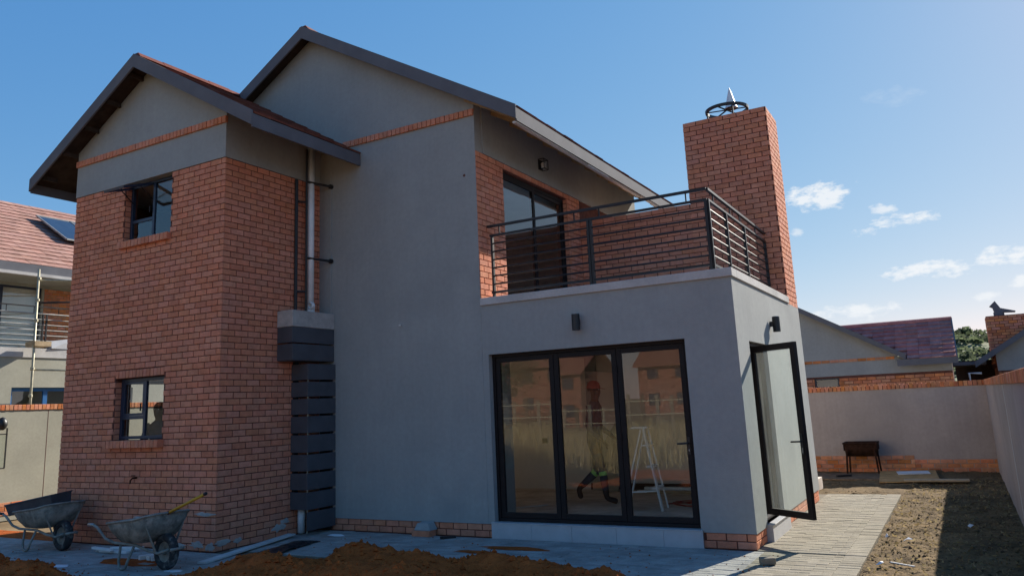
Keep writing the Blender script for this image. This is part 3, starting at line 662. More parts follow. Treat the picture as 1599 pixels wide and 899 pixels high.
# pipe cover in the inner corner: metal panels, concrete cap, pipes above
pc = MB().box(-.40, -.11, -.56, -.004, .05, 2.46).box(-.40, -.13, -.86, -.004, 2.52, 3.0)
pcv = MB().box(-.34, -.13, -.06, -.003, .02, 2.46).box(-.40, -.36, -.58, -.50, .36, 2.5).build('pipe_cover', 'black', house)
zz = [2.47, 2.205, 1.957, 1.700, 1.430, 1.150, .885, .620, .345, .055]
for i in range(9):
    a, b = zz[i+1]+.016, zz[i]-.016
    if i < 8: MB().box(-.410, -.0825, -.600, -.590, a, b).build('panel', 'clad', pcv, bev=.002)
    MB().box(-.082, -.072, -.602, -.004, a, b).build('panel', 'clad', pcv, bev=.002)
    MB().box(-.094, -.0822, -.589, -.575, a-.03, b).build('batten', 'galv', pcv)
for a, b in ((2.51, 2.745), (2.765, 2.995)):
    MB().box(-.412, -.1105, -.893, -.883, a, b).build('panel', 'clad', pcv, bev=.002); MB().box(-.110, -.100, -.895, -.004, a, b).build('panel', 'clad', pcv, bev=.002)
MB().box(-.412, -.1, -.88, -.005, 2.50, 2.508).build('panel', 'clad', pcv)
MB().box(-.412, -.094, -.90, -.003, 3.0, 3.245).build('pipe_cap', 'concrete', house, bev=.006)
dp = MB().tube([(-.305, -.32, 3.23), (-.305, -.32, 5.95)], .055, 14).build('drain_pipe', 'pvc', house, smooth=True)
MB().tube([(-.305, -.32, 3.24), (-.305, -.32, 3.34)], .068, 14).build('collar', 'pvc', dp); MB().lathe([(.045,-.01),(.055,0),(.055,.05)], (-.23,-.40,3.36), 'y', 12).build('inspection_eye', 'pvc', dp)
MB().tube([(-.30, -.42, 3.24), (-.30, -.42, 5.9)], .017, 8).build('water_pipe', 'black', house)
MB().tube([(-.385, -.555, 3.24), (-.385, -.555, 5.38)], .026, 8).build('water_pipe', 'black', house)
for z in (5.02, 3.58): MB().tube([(-.385, -.555, z), (-.30, -.42, z)], .018, 8).build('pipe_link', 'black', house)
for z in (5.34, 4.10): 
    b = MB().tube([(-.30, -.42, z+.02), (-.155, -.03, z)], .020, 8).build('pipe_link', 'black', house); MB().lathe([(.0,-.04),(.04,-.04),(.04,-.001)], (-.155, 0, z), 'y', 10).build('flange', 'black', b)
MB().tube([(-.16, -.012, 3.25), (-.16, -.012, 5.6)], .011, 6).build('conduit', 'plaster', house)
MB().tube([(-.33, -.45, .02), (-.33, -.45, .40)], .055, 14).build('drain_pipe', 'pvc', house, smooth=True)
# sockets on the living room wall
for x in (1.45, 1.70): MB().box(x, x+.10, 3.908, 3.9195, 1.0, 1.09).build('socket_box', 'black', house)
BR.finish(house, 'brickwork')
# cement splashes left on the lowest courses
random.seed(31)
for (u_, z_, a_, b_, f_) in ((-.75,.08,.16,.05,0),(-.50,.06,.09,.07,0),(-1.15,.05,.2,.035,0),(-.62,.47,.22,.03,0),(-1.80,.10,.14,.05,1),(-1.55,.09,.1,.04,1),(-.80,.14,.15,.06,1),(-.70,.22,.10,.04,1)):
    n_ = 16; ring = [(a_*math.cos(k*2*math.pi/n_)*random.uniform(.6,1.15), b_*math.sin(k*2*math.pi/n_)*random.uniform(.5,1.2)) for k in range(n_)]
    F_ = (lambda p, q, d: (u_+p, YW-d, z_+q)) if not f_ else (lambda p, q, d: (XW1+d, u_+p, z_+q))
    MB().add([F_(p, max(q, -z_+.004), .0) for p, q in ring]+[F_(p*.8, max(q*.8, -z_+.004), .004) for p, q in ring], [tuple(range(n_, 2*n_))]+[(k, (k+1)%n_, (k+1)%n_+n_, k+n_) for k in range(n_)]).build('cement_splash', 'concrete', wing)

# ------------------------------------------------------------------ boundary walls
random.seed(21)
def bwall(label, body, brs):
    o = tag(body.build('boundary_wall', 'plaster_warm'), label, 'wall')
    P = Pieces('brick', 'brick_orange', 300, 30); brs(P, o); P.finish(o, 'brickwork'); return o
def back_b(P, o):
    lay(P, o, '-y', YB-.02, -4.0, 7.3, 0, 4); lay(P, o, '-y', YB-.012, 7.3, XB, 0, 3)
    rowlock(P, o, '-y', YB-.02, -4.0, XB+.2, 1.70, .105, D=.26)
bwall('grey plastered boundary wall with brick plinth, standing behind the brazier', MB().box(-4.2, XB+.2, YB, YB+.22, -.1, 1.70), back_b)
def right_b(P, o):
    rowlock(P, o, '-x', XB-.02, -6, YB-.03, 1.70, .105, D=.26)
rw = bwall('grey plastered boundary wall beside the dirt yard, with a pale vertical joint', MB().box(XB, XB+.22, -6, YB-.002, -.1, 1.699), right_b)
MB().box(XB-.003, XB+.01, 1.74, 1.765, .0, 1.69).build('joint_strip', 'white', rw)
XL = -8.63
def left_b(P, o):
    rowlock(P, o, '+x', XL+.02, -9, 9, 2.072, .108, D=.26); lay(P, o, '+x', XL+.012, -9, 9, 0, 3)
lw = MB().box(XL-.22, XL, -9, 9, -.1, 2.072); lwo = tag(lw.build('boundary_wall', 'plaster_pale'), 'pale sunlit plastered boundary wall with orange brick coping beside the wheelbarrows', 'wall')
P = Pieces('brick', 'brick_orange', 300, 30); left_b(P, lwo); P.finish(lwo, 'brickwork')
MB().box(XL-.01, XL+.002, .52, .53, .28, 2.06).build('movement_joint', 'mortar', lwo)
# black lantern bracket on the pale wall
la = empty('wall_lantern', (XL+.002, -.42, 1.0), 'black metal wall lantern frame with ball top on the pale boundary wall', 'lantern')
fr = MB()
for y in (-.19, .09): fr.bar((.07, y, -.07), (.07, y, .72), .022, .022)
for z in (-.07, .60): fr.bar((.07, -.19, z), (.07, .09, z), .022, .022)
child('frame', fr, 'black', la); child('pane', MB().box(.066, .074, -.175, .075, -.055, .585), 'glass_dusty', la)
hb = MB().lathe([(.0,.16),(.05,.14),(.09,.07),(.10,0),(.07,-.07),(.03,-.10),(0,-.10)], (.08, -.02, .78), n=14); child('ball_top', hb, 'black', la, True)
child('arm', MB().bar((0, -.05, .74), (.09, -.05, .74), .03, .05), 'black', la)

# ------------------------------------------------------------------ neighbour on the left: balcony house with scaffold
nb = empty('neighbour_house', (-16, 3, 0), 'neighbouring house with pink tiled roof, solar panel and railed balcony behind the pale wall', 'house')
XN = -15.5
o = MB().wall('y', XN-.2, XN, -4, 10, -.1, 6.2, [(.6, 4.05, 3.7, 5.85)]).build('upper_wall', 'plaster_pale', nb)
P = Pieces('brick', 'brick_orange', 200, 30); lay(P, o, '+x', XN+.012, 4.12, 9.8, 43, 68); P.finish(nb, 'brickwork')
MB().box(XN-4, XN-.21, -3.9, 9.9, -.1, 6.0).build('core', 'interior', nb)
sd = MB().wall('y', XN-.12, XN-.06, .602, 4.048, 3.702, 5.848, [(.66, 1.6, 3.78, 5.79), (1.68, 2.74, 3.78, 5.79), (2.95, 3.98, 3.78, 5.79)]).build('sliding_door', 'frame_blue', nb)
for a, b in ((.66, 1.6), (1.68, 2.74), (2.95, 3.98)): MB().box(XN-.095, XN-.089, a, b, 3.78, 5.79).build('pane', 'glass', sd)
MB().wall('y', -14.3, -14.0, -4, 10, -.1, 3.62, [(2.58, 6.2, 1.75, 2.80)]).build('lower_wall', 'plaster_pale', nb)
MB().box(XN+.002, -13.97, -4, 10, 3.621, 3.88).build('balcony_slab', 'coping', nb)
nw = MB().wall('y', -14.16, -14.10, 2.582, 6.198, 1.752, 2.798, [(2.66, 3.50, 1.82, 2.70), (3.62, 4.5, 1.82, 2.70), (4.6, 6.1, 1.82, 2.7)]).build('window', 'frame_cobalt', nb)
for a, b in ((2.66, 3.50), (3.62, 4.5), (4.6, 6.1)): MB().box(-14.13, -14.124, a, b, 1.82, 2.70).build('pane', 'glass', nw)
rr = MB().bar((-14.05, -4, 5.06), (-14.05, 10, 5.06), .05, .03).build('railing', 'rail', nb)
for i, z in enumerate((4.86, 4.70, 4.55, 4.40, 4.25, 4.10, 3.97)): MB().tube([(-14.05, -4, z), (-14.05, 10, z)], .016 if i else .022, 6).build('rail', 'steel', rr)
for y in (-2.6, -.6, 1.4, 3.32, 3.42, 5.2, 7): MB().box(-14.07, -14.03, y-.02, y+.02, 3.88, 4.86).build('post', 'rail', rr)
for y in (2.3, 3.05, 3.75): MB().tube([(-14.05, y, 4.86), (-14.05, y, 5.05)], .013, 6).build('stub', 'rail', rr)
tn = tiles(-19.5, 9.42, 5.45, -5, 11, 1, .3, .345)
rfn = MB(); slab(rfn, -19.5, 9.39, 5.43, -5, 11, 1, .04); slab(rfn, -19.5, 9.39, 5.43, -5, 11, -1, .04); rfo = rfn.build('roof', 'timber_dark', nb)
tag(tn.build('roof_tiles', 'tile_neighbour', rfo), kind='stuff')
MB().box(-14.03, -14.0, -5, 11, 5.98, 6.235).build('fascia', 'charcoal', nb); MB().box(-14.1, -13.93, -5, 11, 5.90, 5.985).build('gutter', 'coping', nb)
MB().box(XN+.002, -14.05, -4.9, 10.9, 5.93, 5.97).build('soffit', 'plaster_pale', nb)
def rp(s_, y, h):   # point on the neighbour's slope, s_ metres below the ridge
    c = 1/math.hypot(1, GZ); return (-19.5+(s_*c+h*GZ*c), y, 9.42-s_*GZ*c+h*c)
sp = MB(); pan = []
for k in range(2):
    a, b = 5.0+k*1.18, 5.0+k*1.18+1.15
    q = MB().add([rp(1.75,a,.16), rp(1.75,b,.16), rp(3.9,b,.16), rp(3.9,a,.16), rp(1.75,a,.20), rp(1.75,b,.20), rp(3.9,b,.20), rp(3.9,a,.20)], [(0,3,2,1),(4,5,6,7),(0,1,5,4),(1,2,6,5),(2,3,7,6),(3,0,4,7)])
    po = q.build('solar_panel', 'solar', rfo)
    for e0, e1 in (((1.75,a),(1.75,b)), ((3.9,a),(3.9,b)), ((1.75,a),(3.9,a)), ((1.75,b),(3.9,b))):
        sp.bar(rp(e0[0], e0[1], .19), rp(e1[0], e1[1], .19), .05, .05)
sp.build('solar_frame', 'steel', rfo)
bl = tag(MB().box(-14.25, -13.95, 3.55, 4.3, 3.885, 4.22).build('tarpaulin', 'tilestep'), 'pale blue folded tarpaulin lying on the neighbouring balcony edge', 'tarpaulin')
for v_ in bl.data.vertices: v_.co.z += -.12*(v_.co.y < 3.8 and v_.co.z > 4); v_.co.x += random.uniform(-.03, .03)
# scaffold
sc = empty('scaffold', (-13.5, 2.8, 0), 'yellowish steel scaffold pole with couplers in front of the neighbouring balcony', 'scaffold')
child('upright', MB().tube([(0,.05,-.12),(0,0,6.02)], .032, 10), 'galv', sc, True)
for z in (5.76, 5.16, 4.59, 3.89, 3.28, 2.55): child('coupler', MB().lathe([(.035,-.045),(.055,-.03),(.055,.03),(.035,.045)], (0, .02, z), n=10), 'galv', sc)
for z, dz in ((5.72, .32), (3.25, 0.0)): child('ledger', MB().tube([(-.05,0,z),(-.05,3.2,z+dz)], .026, 8), 'galv', sc, True)
child('ledger', MB().tube([(-.05,0,5.08),(-.35,3.0,5.45)], .026, 8), 'rail', sc, True)
child('toe_block', MB().box(-.35,.12,-.03,.42,3.885,4.02), 'timber', sc)

# ------------------------------------------------------------------ houses behind the back wall
bh = empty('bungalow', (5, 16, 0), 'grey plastered bungalow with purple tiled roof and dark blue window over the back wall', 'house')
gz = lambda x: 5.58-GZ*abs(x-2.0)-.1
MB().prism([(-3.0, 2.12), (6.95, 2.12), (6.95, gz(6.95)), (2.0, gz(2.0)), (-3.0, gz(-3.0))], 14.25, 14.5, 'y').build('gable_wall', 'plaster', bh)
bl1 = MB().wall('x', 14.26, 14.5, -3, 6.95, -.1, 2.118, [(4.78, 5.42, 1.45, 2.08)]).build('wall', 'mortar', bh)
MB().box(6.951, 8.2, 14.26, 14.5, -.1, 2.117).box(8.0, 8.2, 14.5, 20, -.1, 2.6).build('wall', 'mortar', bh)
MB().box(6.951, 8.21, 14.25, 14.5, 2.1171, 2.55).build('plaster_band', 'plaster', bh)
P = Pieces('brick', 'brick_orange', 300, 12)
lay(P, bl1, '-y', 14.245, -1, 8.2, 18, 24, [(4.78, 5.42, 1.3, 2.09)]); lay(P, bl1, '-y', 14.235, 3.5, 6.9, 29, 30); P.finish(bh, 'brickwork')
bwn = bars(MB(), 4.782, 5.418, 1.452, 2.078, 14.32, 14.36, .04).build('window', 'frame_blue', bh); MB().box(4.82, 5.38, 14.338, 14.344, 1.49, 2.04).build('pane', 'glass_clear', bwn)
MB().box(4.785, 5.415, 14.37, 14.39, 1.455, 2.075).build('blind', 'frame_blue', bh)
gable_roof(bh, 2.0, 5.58, 5.15, 14.0, 15.9, 'tile_purple', sides=(1,), tsides=(1,), bargew=.13)
t2 = tiles(15.8, 3.54, 1.85, 5.2, 8.34, -1, .28, .23); t2.v = [(b, a, c) for a, b, c in t2.v]
t3 = MB()     # keep only the tiles beyond the valley with the gable roof
for f_, r_ in zip(t2.f, t2.r):
    ps = [t2.v[i] for i in f_]
    if sum(p[0] for p in ps)/len(ps) > 2.0+(5.60-sum(p[2] for p in ps)/len(ps))/GZ+.02: t3.add(ps, [tuple(range(len(ps)))], r_)
t2 = t3
rfb = MB().prism([(15.8, 3.52), (13.97, 3.52-GZ*1.83), (13.97, 3.47-GZ*1.83), (15.8, 3.47), (17.6, 3.47-GZ*1.8), (17.6, 3.52-GZ*1.8)], 7.25, 8.33, 'x').build('cross_roof', 'timber_dark', bh)
tag(t2.build('roof_tiles', 'tile_purple', rfb), kind='stuff')
MB().add([(5.45,15.8,3.525),(8.33,15.8,3.525),(8.33,13.99,3.525-GZ*1.81),(7.28,13.99,3.525-GZ*1.81),(5.45,15.8,3.475),(8.33,15.8,3.475),(8.33,13.99,3.475-GZ*1.81),(7.28,13.99,3.475-GZ*1.81)], [(0,1,2,3),(7,6,5,4),(0,4,5,1),(1,5,6,2),(2,6,7,3),(3,7,4,0)]).build('roof_deck', 'tile_purple', rfb)
MB().box(6.95, 8.36, 13.93, 13.96, 2.29, 2.46).build('fascia', 'charcoal', bh)
MB().prism([(13.94, 2.47), (15.8, 3.60), (15.8, 3.46), (13.94, 2.33)], 8.335, 8.37, 'x').build('bargeboard', 'charcoal', bh)
MB().tube([(5.3, 15.8, 3.555), (8.36, 15.8, 3.555)], .07, 8).build('ridge', 'tile_purple', bh)
MB().prism([(8.2, 1.9), (8.36, 1.9), (8.36, 2.4), (8.2, 2.4)], 14.3, 15.5, 'y')
b2 = empty('brick_house', (10, 19, 0), 'house corner with orange brick chimney and rising grey roof edge beyond the yard walls', 'house')
gz2 = lambda x: 2.434+.618*(x-8.83)-.1
w_ = MB().prism([(9.36, 2.1), (14, 2.1), (14, 5.2), (13.1, 4.97), (9.36, gz2(9.36))], 18.3, 18.5, 'y').build('gable_wall', 'plaster', b2)
b2w = MB().box(9.36, 14, 18.31, 18.5, -.1, 2.098).build('wall', 'mortar', b2)
P = Pieces('brick', 'brick_orange', 300, 12); lay(P, b2w, '-y', 18.30, 9.36, 11.5, 18, 24)
c2 = MB().box(9.29, 10.62, 19.01, 19.9, 2.2, 3.78).build('chimney', 'mortar', b2); lay(P, c2, '-y', 19.0, 9.28, 10.63, 27, 44); lay(P, c2, '-x', 9.28, 19.02, 19.9, 27, 44); P.finish(b2, 'brickwork')
MB().prism([(8.79, 2.40), (13.2, 5.13), (13.2, 4.97), (8.79, 2.22)], 18.0, 18.03, 'y').build('bargeboard', 'charcoal', b2)
MB().prism([(8.82, 2.41), (13.2, 5.11), (13.2, 5.06), (8.82, 2.35)], 18.031, 24, 'y').build('roof', 'tile_purple', b2)
MB().box(9.35, 9.36, 18.5, 21, 0, 2.6).build('side_wall', 'brick', b2); MB().box(8.25, 9.35, 20.5, 20.6, -.1, 2.5).build('patio_wall', 'timber_dark', b2)
MB().box(8.2, 9.1, 18.6, 21, 2.32, 2.42).build('patio_roof', 'charcoal', b2)
MB().tube([(8.93, 18.4, 2.05), (8.60, 18.4, 2.07), (8.62, 18.4, 1.3)], .035, 8).build('drain_pipe', 'pvc', b2)
ck = MB().tube([(9.66, 19.3, 3.76), (9.66, 19.3, 3.9)], .15, 10); ck.add([(9.44,19.2,4.10),(9.60,19.2,4.25),(9.72,19.2,4.02),(10.1,19.2,3.90),(10.1,19.2,3.87),(9.55,19.2,3.90),(9.52,19.2,4.05)]+[(9.44,19.5,4.10),(9.60,19.5,4.25),(9.72,19.5,4.02),(10.1,19.5,3.90),(10.1,19.5,3.87),(9.55,19.5,3.90),(9.52,19.5,4.05)], [(0,1,2,3,4,5,6),(13,12,11,10,9,8,7)]+[(i,(i+1)%7,(i+1)%7+7,i+7) for i in range(7)])
ck.build('cowl', 'charcoal', c2)

# ------------------------------------------------------------------ hill far behind
def hill_h(x, y):
    d = ((x-10)/300)**2+((y-520)/140)**2
    return -1+30*math.exp(-d)*(1+.22*fbm(x, y, .012))
def hmesh(x0, x1, y0, y1, nx, ny):
    vs = [(x0+(x1-x0)*i/(nx-1), y0+(y1-y0)*j/(ny-1), hill_h(x0+(x1-x0)*i/(nx-1), y0+(y1-y0)*j/(ny-1))) for j in range(ny) for i in range(nx)]
    return MB().add(vs, [(j*nx+i, j*nx+i+1, (j+1)*nx+i+1, (j+1)*nx+i) for j in range(ny-1) for i in range(nx-1)])
tag(hmesh(-500, 520, 200, 700, 90, 50).build('hill', 'hill', smooth=True, norm=False), kind='structure')
ht = MB(); random.seed(8)
for i in range(4200):
    x = random.uniform(-160, 130); y = random.uniform(340, 545)
    if fbm(x, y, .03) < -.12: continue
    z = hill_h(x, y); r_ = random.uniform(1.0, 2.5); rv = random.random()*.98+.01
    for q in range(9):     # leafy clump of tilted faces
        c = Vector((x, y, z+r_*.7))+Vector((random.gauss(0, .5), random.gauss(0, .5), random.gauss(0, .33)))*r_
        u = Vector((random.gauss(0,1), random.gauss(0,1), random.gauss(0,1))).normalized(); v_ = u.orthogonal().normalized(); u = u.cross(v_)
        s_ = r_*random.uniform(.35, .7); ht.add([c-u*s_, c-v_*s_, c+u*s_, c+v_*s_], [(0,1,2,3)], rv)
tag(ht.build('hill_bush', 'hill_tree', norm=False), 'dark bush cover over the hillside behind the houses', 'bushes', kind='stuff')

# ------------------------------------------------------------------ behind the camera (seen in the panes)
random.seed(3)
gr = MB()
for i in range(26000):
    y = -10.8-abs(random.gauss(0, 1))*11; x = random.uniform(-28, 9)
    if y < -42 or fbm(x, y, .35) < -.35: continue
    h = random.uniform(.35, .85)*(1+.3*fbm(x, y, .5)); a = random.uniform(0, 6.28); wd = random.uniform(.006, .016); lx, ly = random.gauss(0, .16), random.gauss(0, .16)
    dx, dy = math.cos(a)*wd, math.sin(a)*wd
    gr.add([(x-dx,y-dy,-.12),(x+dx,y+dy,-.12),(x+lx*.5+dx*.7,y+ly*.5+dy*.7,h*.6),(x+lx*.5-dx*.7,y+ly*.5-dy*.7,h*.6),(x+lx,y+ly,h)], [(0,1,2,3),(3,2,4)], random.random()*.98+.01)
tag(gr.build('dry_grass', 'straw_field', norm=False), 'tall dry yellow grass on the open plot mirrored in the glass doors', 'grass', kind='stuff')
fe = empty('post_fence', (-12, -36, 0), 'row of wooden posts along the open plot, mirrored in the glass doors', 'fence')
for i in range(34):
    x = -24+i*.9; child('post', MB().box(x+12-.09-random.uniform(0,.05), x+12+.09, -.05, .05, -.12, 1.9+random.uniform(-.3, .25)), 'wood_grey' if i % 3 else 'bark', fe)
for z in (.7, 1.5): child('fence_rail', MB().box(-12, 18.5, .051, .08, z, z+.06), 'galv', fe)
def far_house(x, y, wx, wy, h, label, wm, tm):
    r_ = empty('far_house', (x, y, 0), label, 'house')
    wl = MB().box(0, wx, -wy, 0, -.12, h); child('wall', wl, wm, r_)
    rf = MB().prism([(-wy-.5, h-.2), (-wy/2, h+wy*.29), (.5, h-.2), (.5, h-.35), (-wy/2, h+wy*.29-.15), (-wy-.5, h-.35)], -.4, wx+.4, 'x'); child('roof', rf, tm, r_)
    for i in range(int(wx/3)):
        for z in ((.9,) if h < 4 else (.9, 3.6)):
            wo_ = MB().box(1+i*3, 2.2+i*3, .0, .04, z, z+1.2); wo_ = child('window', wo_, 'frame', r_)
            p_ = MB().box(1.06+i*3, 2.14+i*3, .041, .046, z+.06, z+1.14).build('pane', 'solar', None); p_.parent = wo_
    return r_
far_house(-40, -62, 15, 9, 5.4, 'two storey brick house across the plot, mirrored in the glass doors', 'brick_far', 'tile')
far_house(-20, -70, 12, 9, 5.2, 'red brick house with balcony side across the plot, mirrored in the doors', 'brick_far', 'tile')
far_house(-33, -48, 6, 6, 2.6, 'low cream cottage across the plot, mirrored in the doors', 'plaster_pale', 'concrete')
def tree(x, y, h, r_, label, lm, n=1500):
    t = empty('tree', (x, y, -.1), label, 'tree', 'trees across the open plot')
    tb = MB().tube([(0,0,0),(.05,.03,h*.3),(.0,.1,h*.6)], [.18,.13,.06], 8)
    tips = []
    for k in range(7):
        a = k*.9; q = Vector((math.cos(a)*r_*.55, math.sin(a)*r_*.55, h*random.uniform(.55, .85))); tb.tube([(.03,.03,h*.35), q*.55+Vector((0,0,h*.18)), q], [.07,.05,.02], 6); tips.append(q)
    child('trunk', tb, 'bark', t); c = MB()
    for k in range(n):
        q = random.choice(tips)+Vector((random.gauss(0,.35), random.gauss(0,.35), random.gauss(0,.3)))*r_
        u = Vector((random.gauss(0,1), random.gauss(0,1), random.gauss(0,1))).normalized(); v_ = u.orthogonal().normalized(); s_ = random.uniform(.08, .2)
        u = u.cross(v_); c.add([q-u*s_, q-v_*s_*.6, q+u*s_, q+v_*s_*.6], [(0,1,2,3)], random.random()*.98+.01)
    child('crown', c, lm, t)
tree(-26, -52, 6.0, 2.6, 'bushy green tree across the plot, mirrored in the glass doors', 'leaf')
tree(-16.5, -20, 4.6, 2.0, 'yellowing tree on the plot, mirrored in the lower window', 'leaf_dry')

# ------------------------------------------------------------------ wheelbarrows
def wheelbarrow(loc, rz, label):
    t = empty('wheelbarrow', loc, label, 'wheelbarrow', 'wheelbarrows parked on the paving', rz)
    SX = lambda x: .46+(x-.46)*.79
    # tray: double-walled shell, deep at the wheel end
    top = [(-.52,-.27,.53),(-.46,-.33,.535),(.30,-.35,.60),(.46,-.28,.635),(.50,-.15,.645),(.50,.15,.645),(.46,.28,.635),(.30,.35,.60),(-.46,.33,.535),(-.52,.27,.53)]
    mid = [(p[0]*.80-.02, p[1]*.86, .42) for p in top]; bot = [(p[0]*.56-.05, p[1]*.62, .315) for p in top]
    n = 10; tr_ = MB(); inn = lambda p, d, dz: (p[0]*(1-d), p[1]*(1-d), p[2]+dz)
    rings = [bot, mid, top, [inn(p, .025, .004) for p in top], [inn(p, .03, .004) for p in mid], [inn(p, .04, .012) for p in bot]]
    vs = [p for r_ in rings for p in r_]; fs = [(i*n+k, i*n+(k+1)%n, (i+1)*n+(k+1)%n, (i+1)*n+k) for i in range(5) for k in range(n)]
    fs += [tuple(range(n)), tuple(5*n+k for k in range(n))]; tr_.add(vs, fs)
    for p_ in range(len(tr_.v)): tr_.v[p_] = (SX(tr_.v[p_][0]),)+tr_.v[p_][1:]
    top = [(SX(p[0]), p[1], p[2]) for p in top]
    to = child('tray', tr_, 'barrow', t, True); rim = MB().tube(top+[top[0]], .013, 8); r2 = child('rim', rim, 'barrow_frame', to, True)
    wh = child('wheel', MB().lathe([(.0,-.03),(.03,-.05),(.03,.05),(.0,.05)], (.46, 0, .205), 'y', 14), 'barrow_frame', t)
    child('tyre', MB().lathe([(.115,-.03),(.135,-.048),(.175,-.05),(.20,-.03),(.205,0),(.20,.03),(.175,.05),(.135,.048),(.115,.03),(.115,-.03)], (.46,0,.205), 'y', 28), 'rubber', wh, True)
    child('rim', MB().lathe([(.118,-.032),(.10,-.012),(.035,-.02),(.03,.02),(.10,.012),(.118,.032)], (.46,0,.205), 'y', 24), 'barrow_frame', wh, True)
    for s in (-1, 1):
        hdl = MB().tube([(-1.0,s*.30,.50),(-.90,s*.30,.50),(-.80,s*.29,.47),(-.62,s*.26,.345),(-.45,s*.23,.30),(.0,s*.17,.285),(.25,s*.13,.225),(.46,s*.10,.20),(.66,s*.085,.245)], .0165, 10)
        hdl.v = [(SX(p[0]), p[1], p[2]) for p in hdl.v]
        child('handle_tube', hdl, 'barrow_frame', t, True)
        child('grip', MB().tube([(SX(-1.03),s*.30,.50),(SX(-.88),s*.30,.50)], .02, 10), 'steel' if loc[0] > -2 else 'rubber', t, True)
        child('leg', MB().tube([(-.16,s*.20,.29),(-.13,s*.235,.10),(-.10,s*.24,.03),(-.04,s*.24,.015),(.02,s*.24,.03),(.05,s*.235,.10),(.08,s*.17,.285)], .0155, 8), 'barrow_frame', t, True)
        child('strut', MB().bar((.40,s*.29,.62), (.42,s*.115,.215), .032, .008, (0,1,0)), 'barrow_frame', t)
    child('cross_bar', MB().tube([(.66,-.085,.245),(.69,0,.25),(.66,.085,.245)], .0165, 8), 'barrow_frame', t, True)
    return t
wb1 = wheelbarrow((-.48, -2.92, 0), R(-4), 'cement splashed wheelbarrow with a yellow handled shovel lying in it')
wb2 = wheelbarrow((-3.30, -2.48, 0), R(-2), 'dirty wheelbarrow at the wall corner carrying a dark plastic trough')
# shovel
sh = empty('shovel', (-.10, -2.98, .62), 'yellow handled shovel sticking out over the front of the wheelbarrow', 'shovel', rz=R(10))
child('handle', MB().tube([(.10,0,.02),(.62,0,.23)], .018, 10), 'yellow', sh, True); child('socket', MB().tube([(-.10,0,-.055),(.12,0,.03)], [.024,.021], 10), 'maroon', sh, True)
child('grip_end', MB().tube([(.615,0,.228),(.645,0,.24)], .02, 10), 'black', sh, True)
bl_ = MB(); bl_.add([(-.10,-.02,-.04),(-.10,.02,-.04),(-.14,-.11,-.06),(-.14,.11,-.06),(-.30,-.11,-.10),(-.30,.11,-.10),(-.38,-.05,-.12),(-.38,.05,-.12),(-.22,0,-.095)], [(0,1,8),(0,8,2),(1,3,8),(2,8,4),(3,5,8),(4,8,6),(5,7,8),(6,8,7)]); child('blade', bl_, 'steel', sh)
# trough in the second barrow
tg = empty('plastic_trough', (-3.40, -2.46, .55), 'dark grey plastic trough tilted across the wheelbarrow tray', 'trough', rz=R(12)); tg.rotation_euler = (R(4), R(-9), R(12))
q = MB(); o_ = [(-.52,-.18),(.34,-.18),(.34,.18),(-.52,.18)]
q.add([(x*.93,y*.9,0) for x, y in o_]+[(x,y,.16) for x, y in o_]+[(x*.975,y*.94,.16) for x, y in o_]+[(x*.905,y*.84,.015) for x, y in o_], [(3,2,1,0)]+[(i,(i+1)%4,(i+1)%4+4,i+4) for i in range(4)]+[(i+4,(i+1)%4+4,(i+1)%4+8,i+8) for i in range(4)]+[(i+8,(i+1)%4+8,(i+1)%4+12,i+12) for i in range(4)]+[(12,13,14,15)])
child('shell', q, 'trough', tg, bev=.006); child('lip', MB().tube([(-.52,-.18,.16),(.34,-.18,.16),(.34,.18,.16),(-.52,.18,.16),(-.52,-.18,.16)], .012, 6), 'trough', tg)

# ------------------------------------------------------------------ building leftovers on the paving
def plank(x0, y0, x1, y1, wd, th, z, m, name, label, cat, group=None, z1=None):
    o = MB().bar((x0,y0,z+th/2), (x1,y1,(z if z1 is None else z1)+th/2), wd, th).build(name, m, bev=.002); return tag(o, label, cat, group)
plank(.12, -2.56, -.27, -.70, .13, .022, .004, 'board_pale', 'board', 'long pale flat board lying along the foot of the brick wing', 'board', z1=.03)
shm = hgrid(0, 1.45, 0, .36, .04, lambda x, y: .012+.05*abs(fbm(x*1.5, y*2, 3.2))*min(1, 8*y+.2)*min(1, 6*(1.47-x)))
sb = shm.build('plastic_sheet', 'black_sheet', smooth=True, norm=False); sb.location = (.37, -2.38, .0); sb.rotation_euler = (0, 0, R(101)); tag(sb, 'crumpled black plastic sheet beside the pale board', 'sheet'); sb.scale = (1, -1, 1)
sb.modifiers.new('solid', 'SOLIDIFY').thickness = .004
random.seed(4)
for i, (x, y, a, L_) in enumerate(((-1.95,-2.30,.2,.62),(-1.85,-2.38,.05,.55),(-2.05,-2.42,-.12,.5),(-1.75,-2.26,.35,.48))):
    plank(x-.5*L_*math.cos(a), y-.5*L_*math.sin(a), x+.5*L_*math.cos(a), y+.5*L_*math.sin(a), .05, .03, .004+.031*(i > 1)*1, 'white', 'white_batten', ('white batten at the back of the loose pile between the wheelbarrows', 'white batten in the middle of the loose pile between the wheelbarrows', 'white batten lying highest in the loose pile between the wheelbarrows', 'white batten nearest the brick wall in the loose pile')[i], 'batten', 'white battens piled on the paving')
for i, (x, y, a) in enumerate(((-.92,-2.52,1.2),(-.80,-2.50,1.5),(-.68,-2.52,1.1))):
    plank(x-.12*math.cos(a), y-.12*math.sin(a), x+.12*math.cos(a), y+.12*math.sin(a), .07, .05, .004, 'white', 'white_offcut', ('white offcut behind the legs of the cement splashed wheelbarrow, closest to the battens', 'white offcut behind the wheelbarrow legs, between two other offcuts', 'white offcut behind the wheelbarrow legs, closest to the tyre')[i], 'offcut', 'white offcuts behind the wheelbarrow')
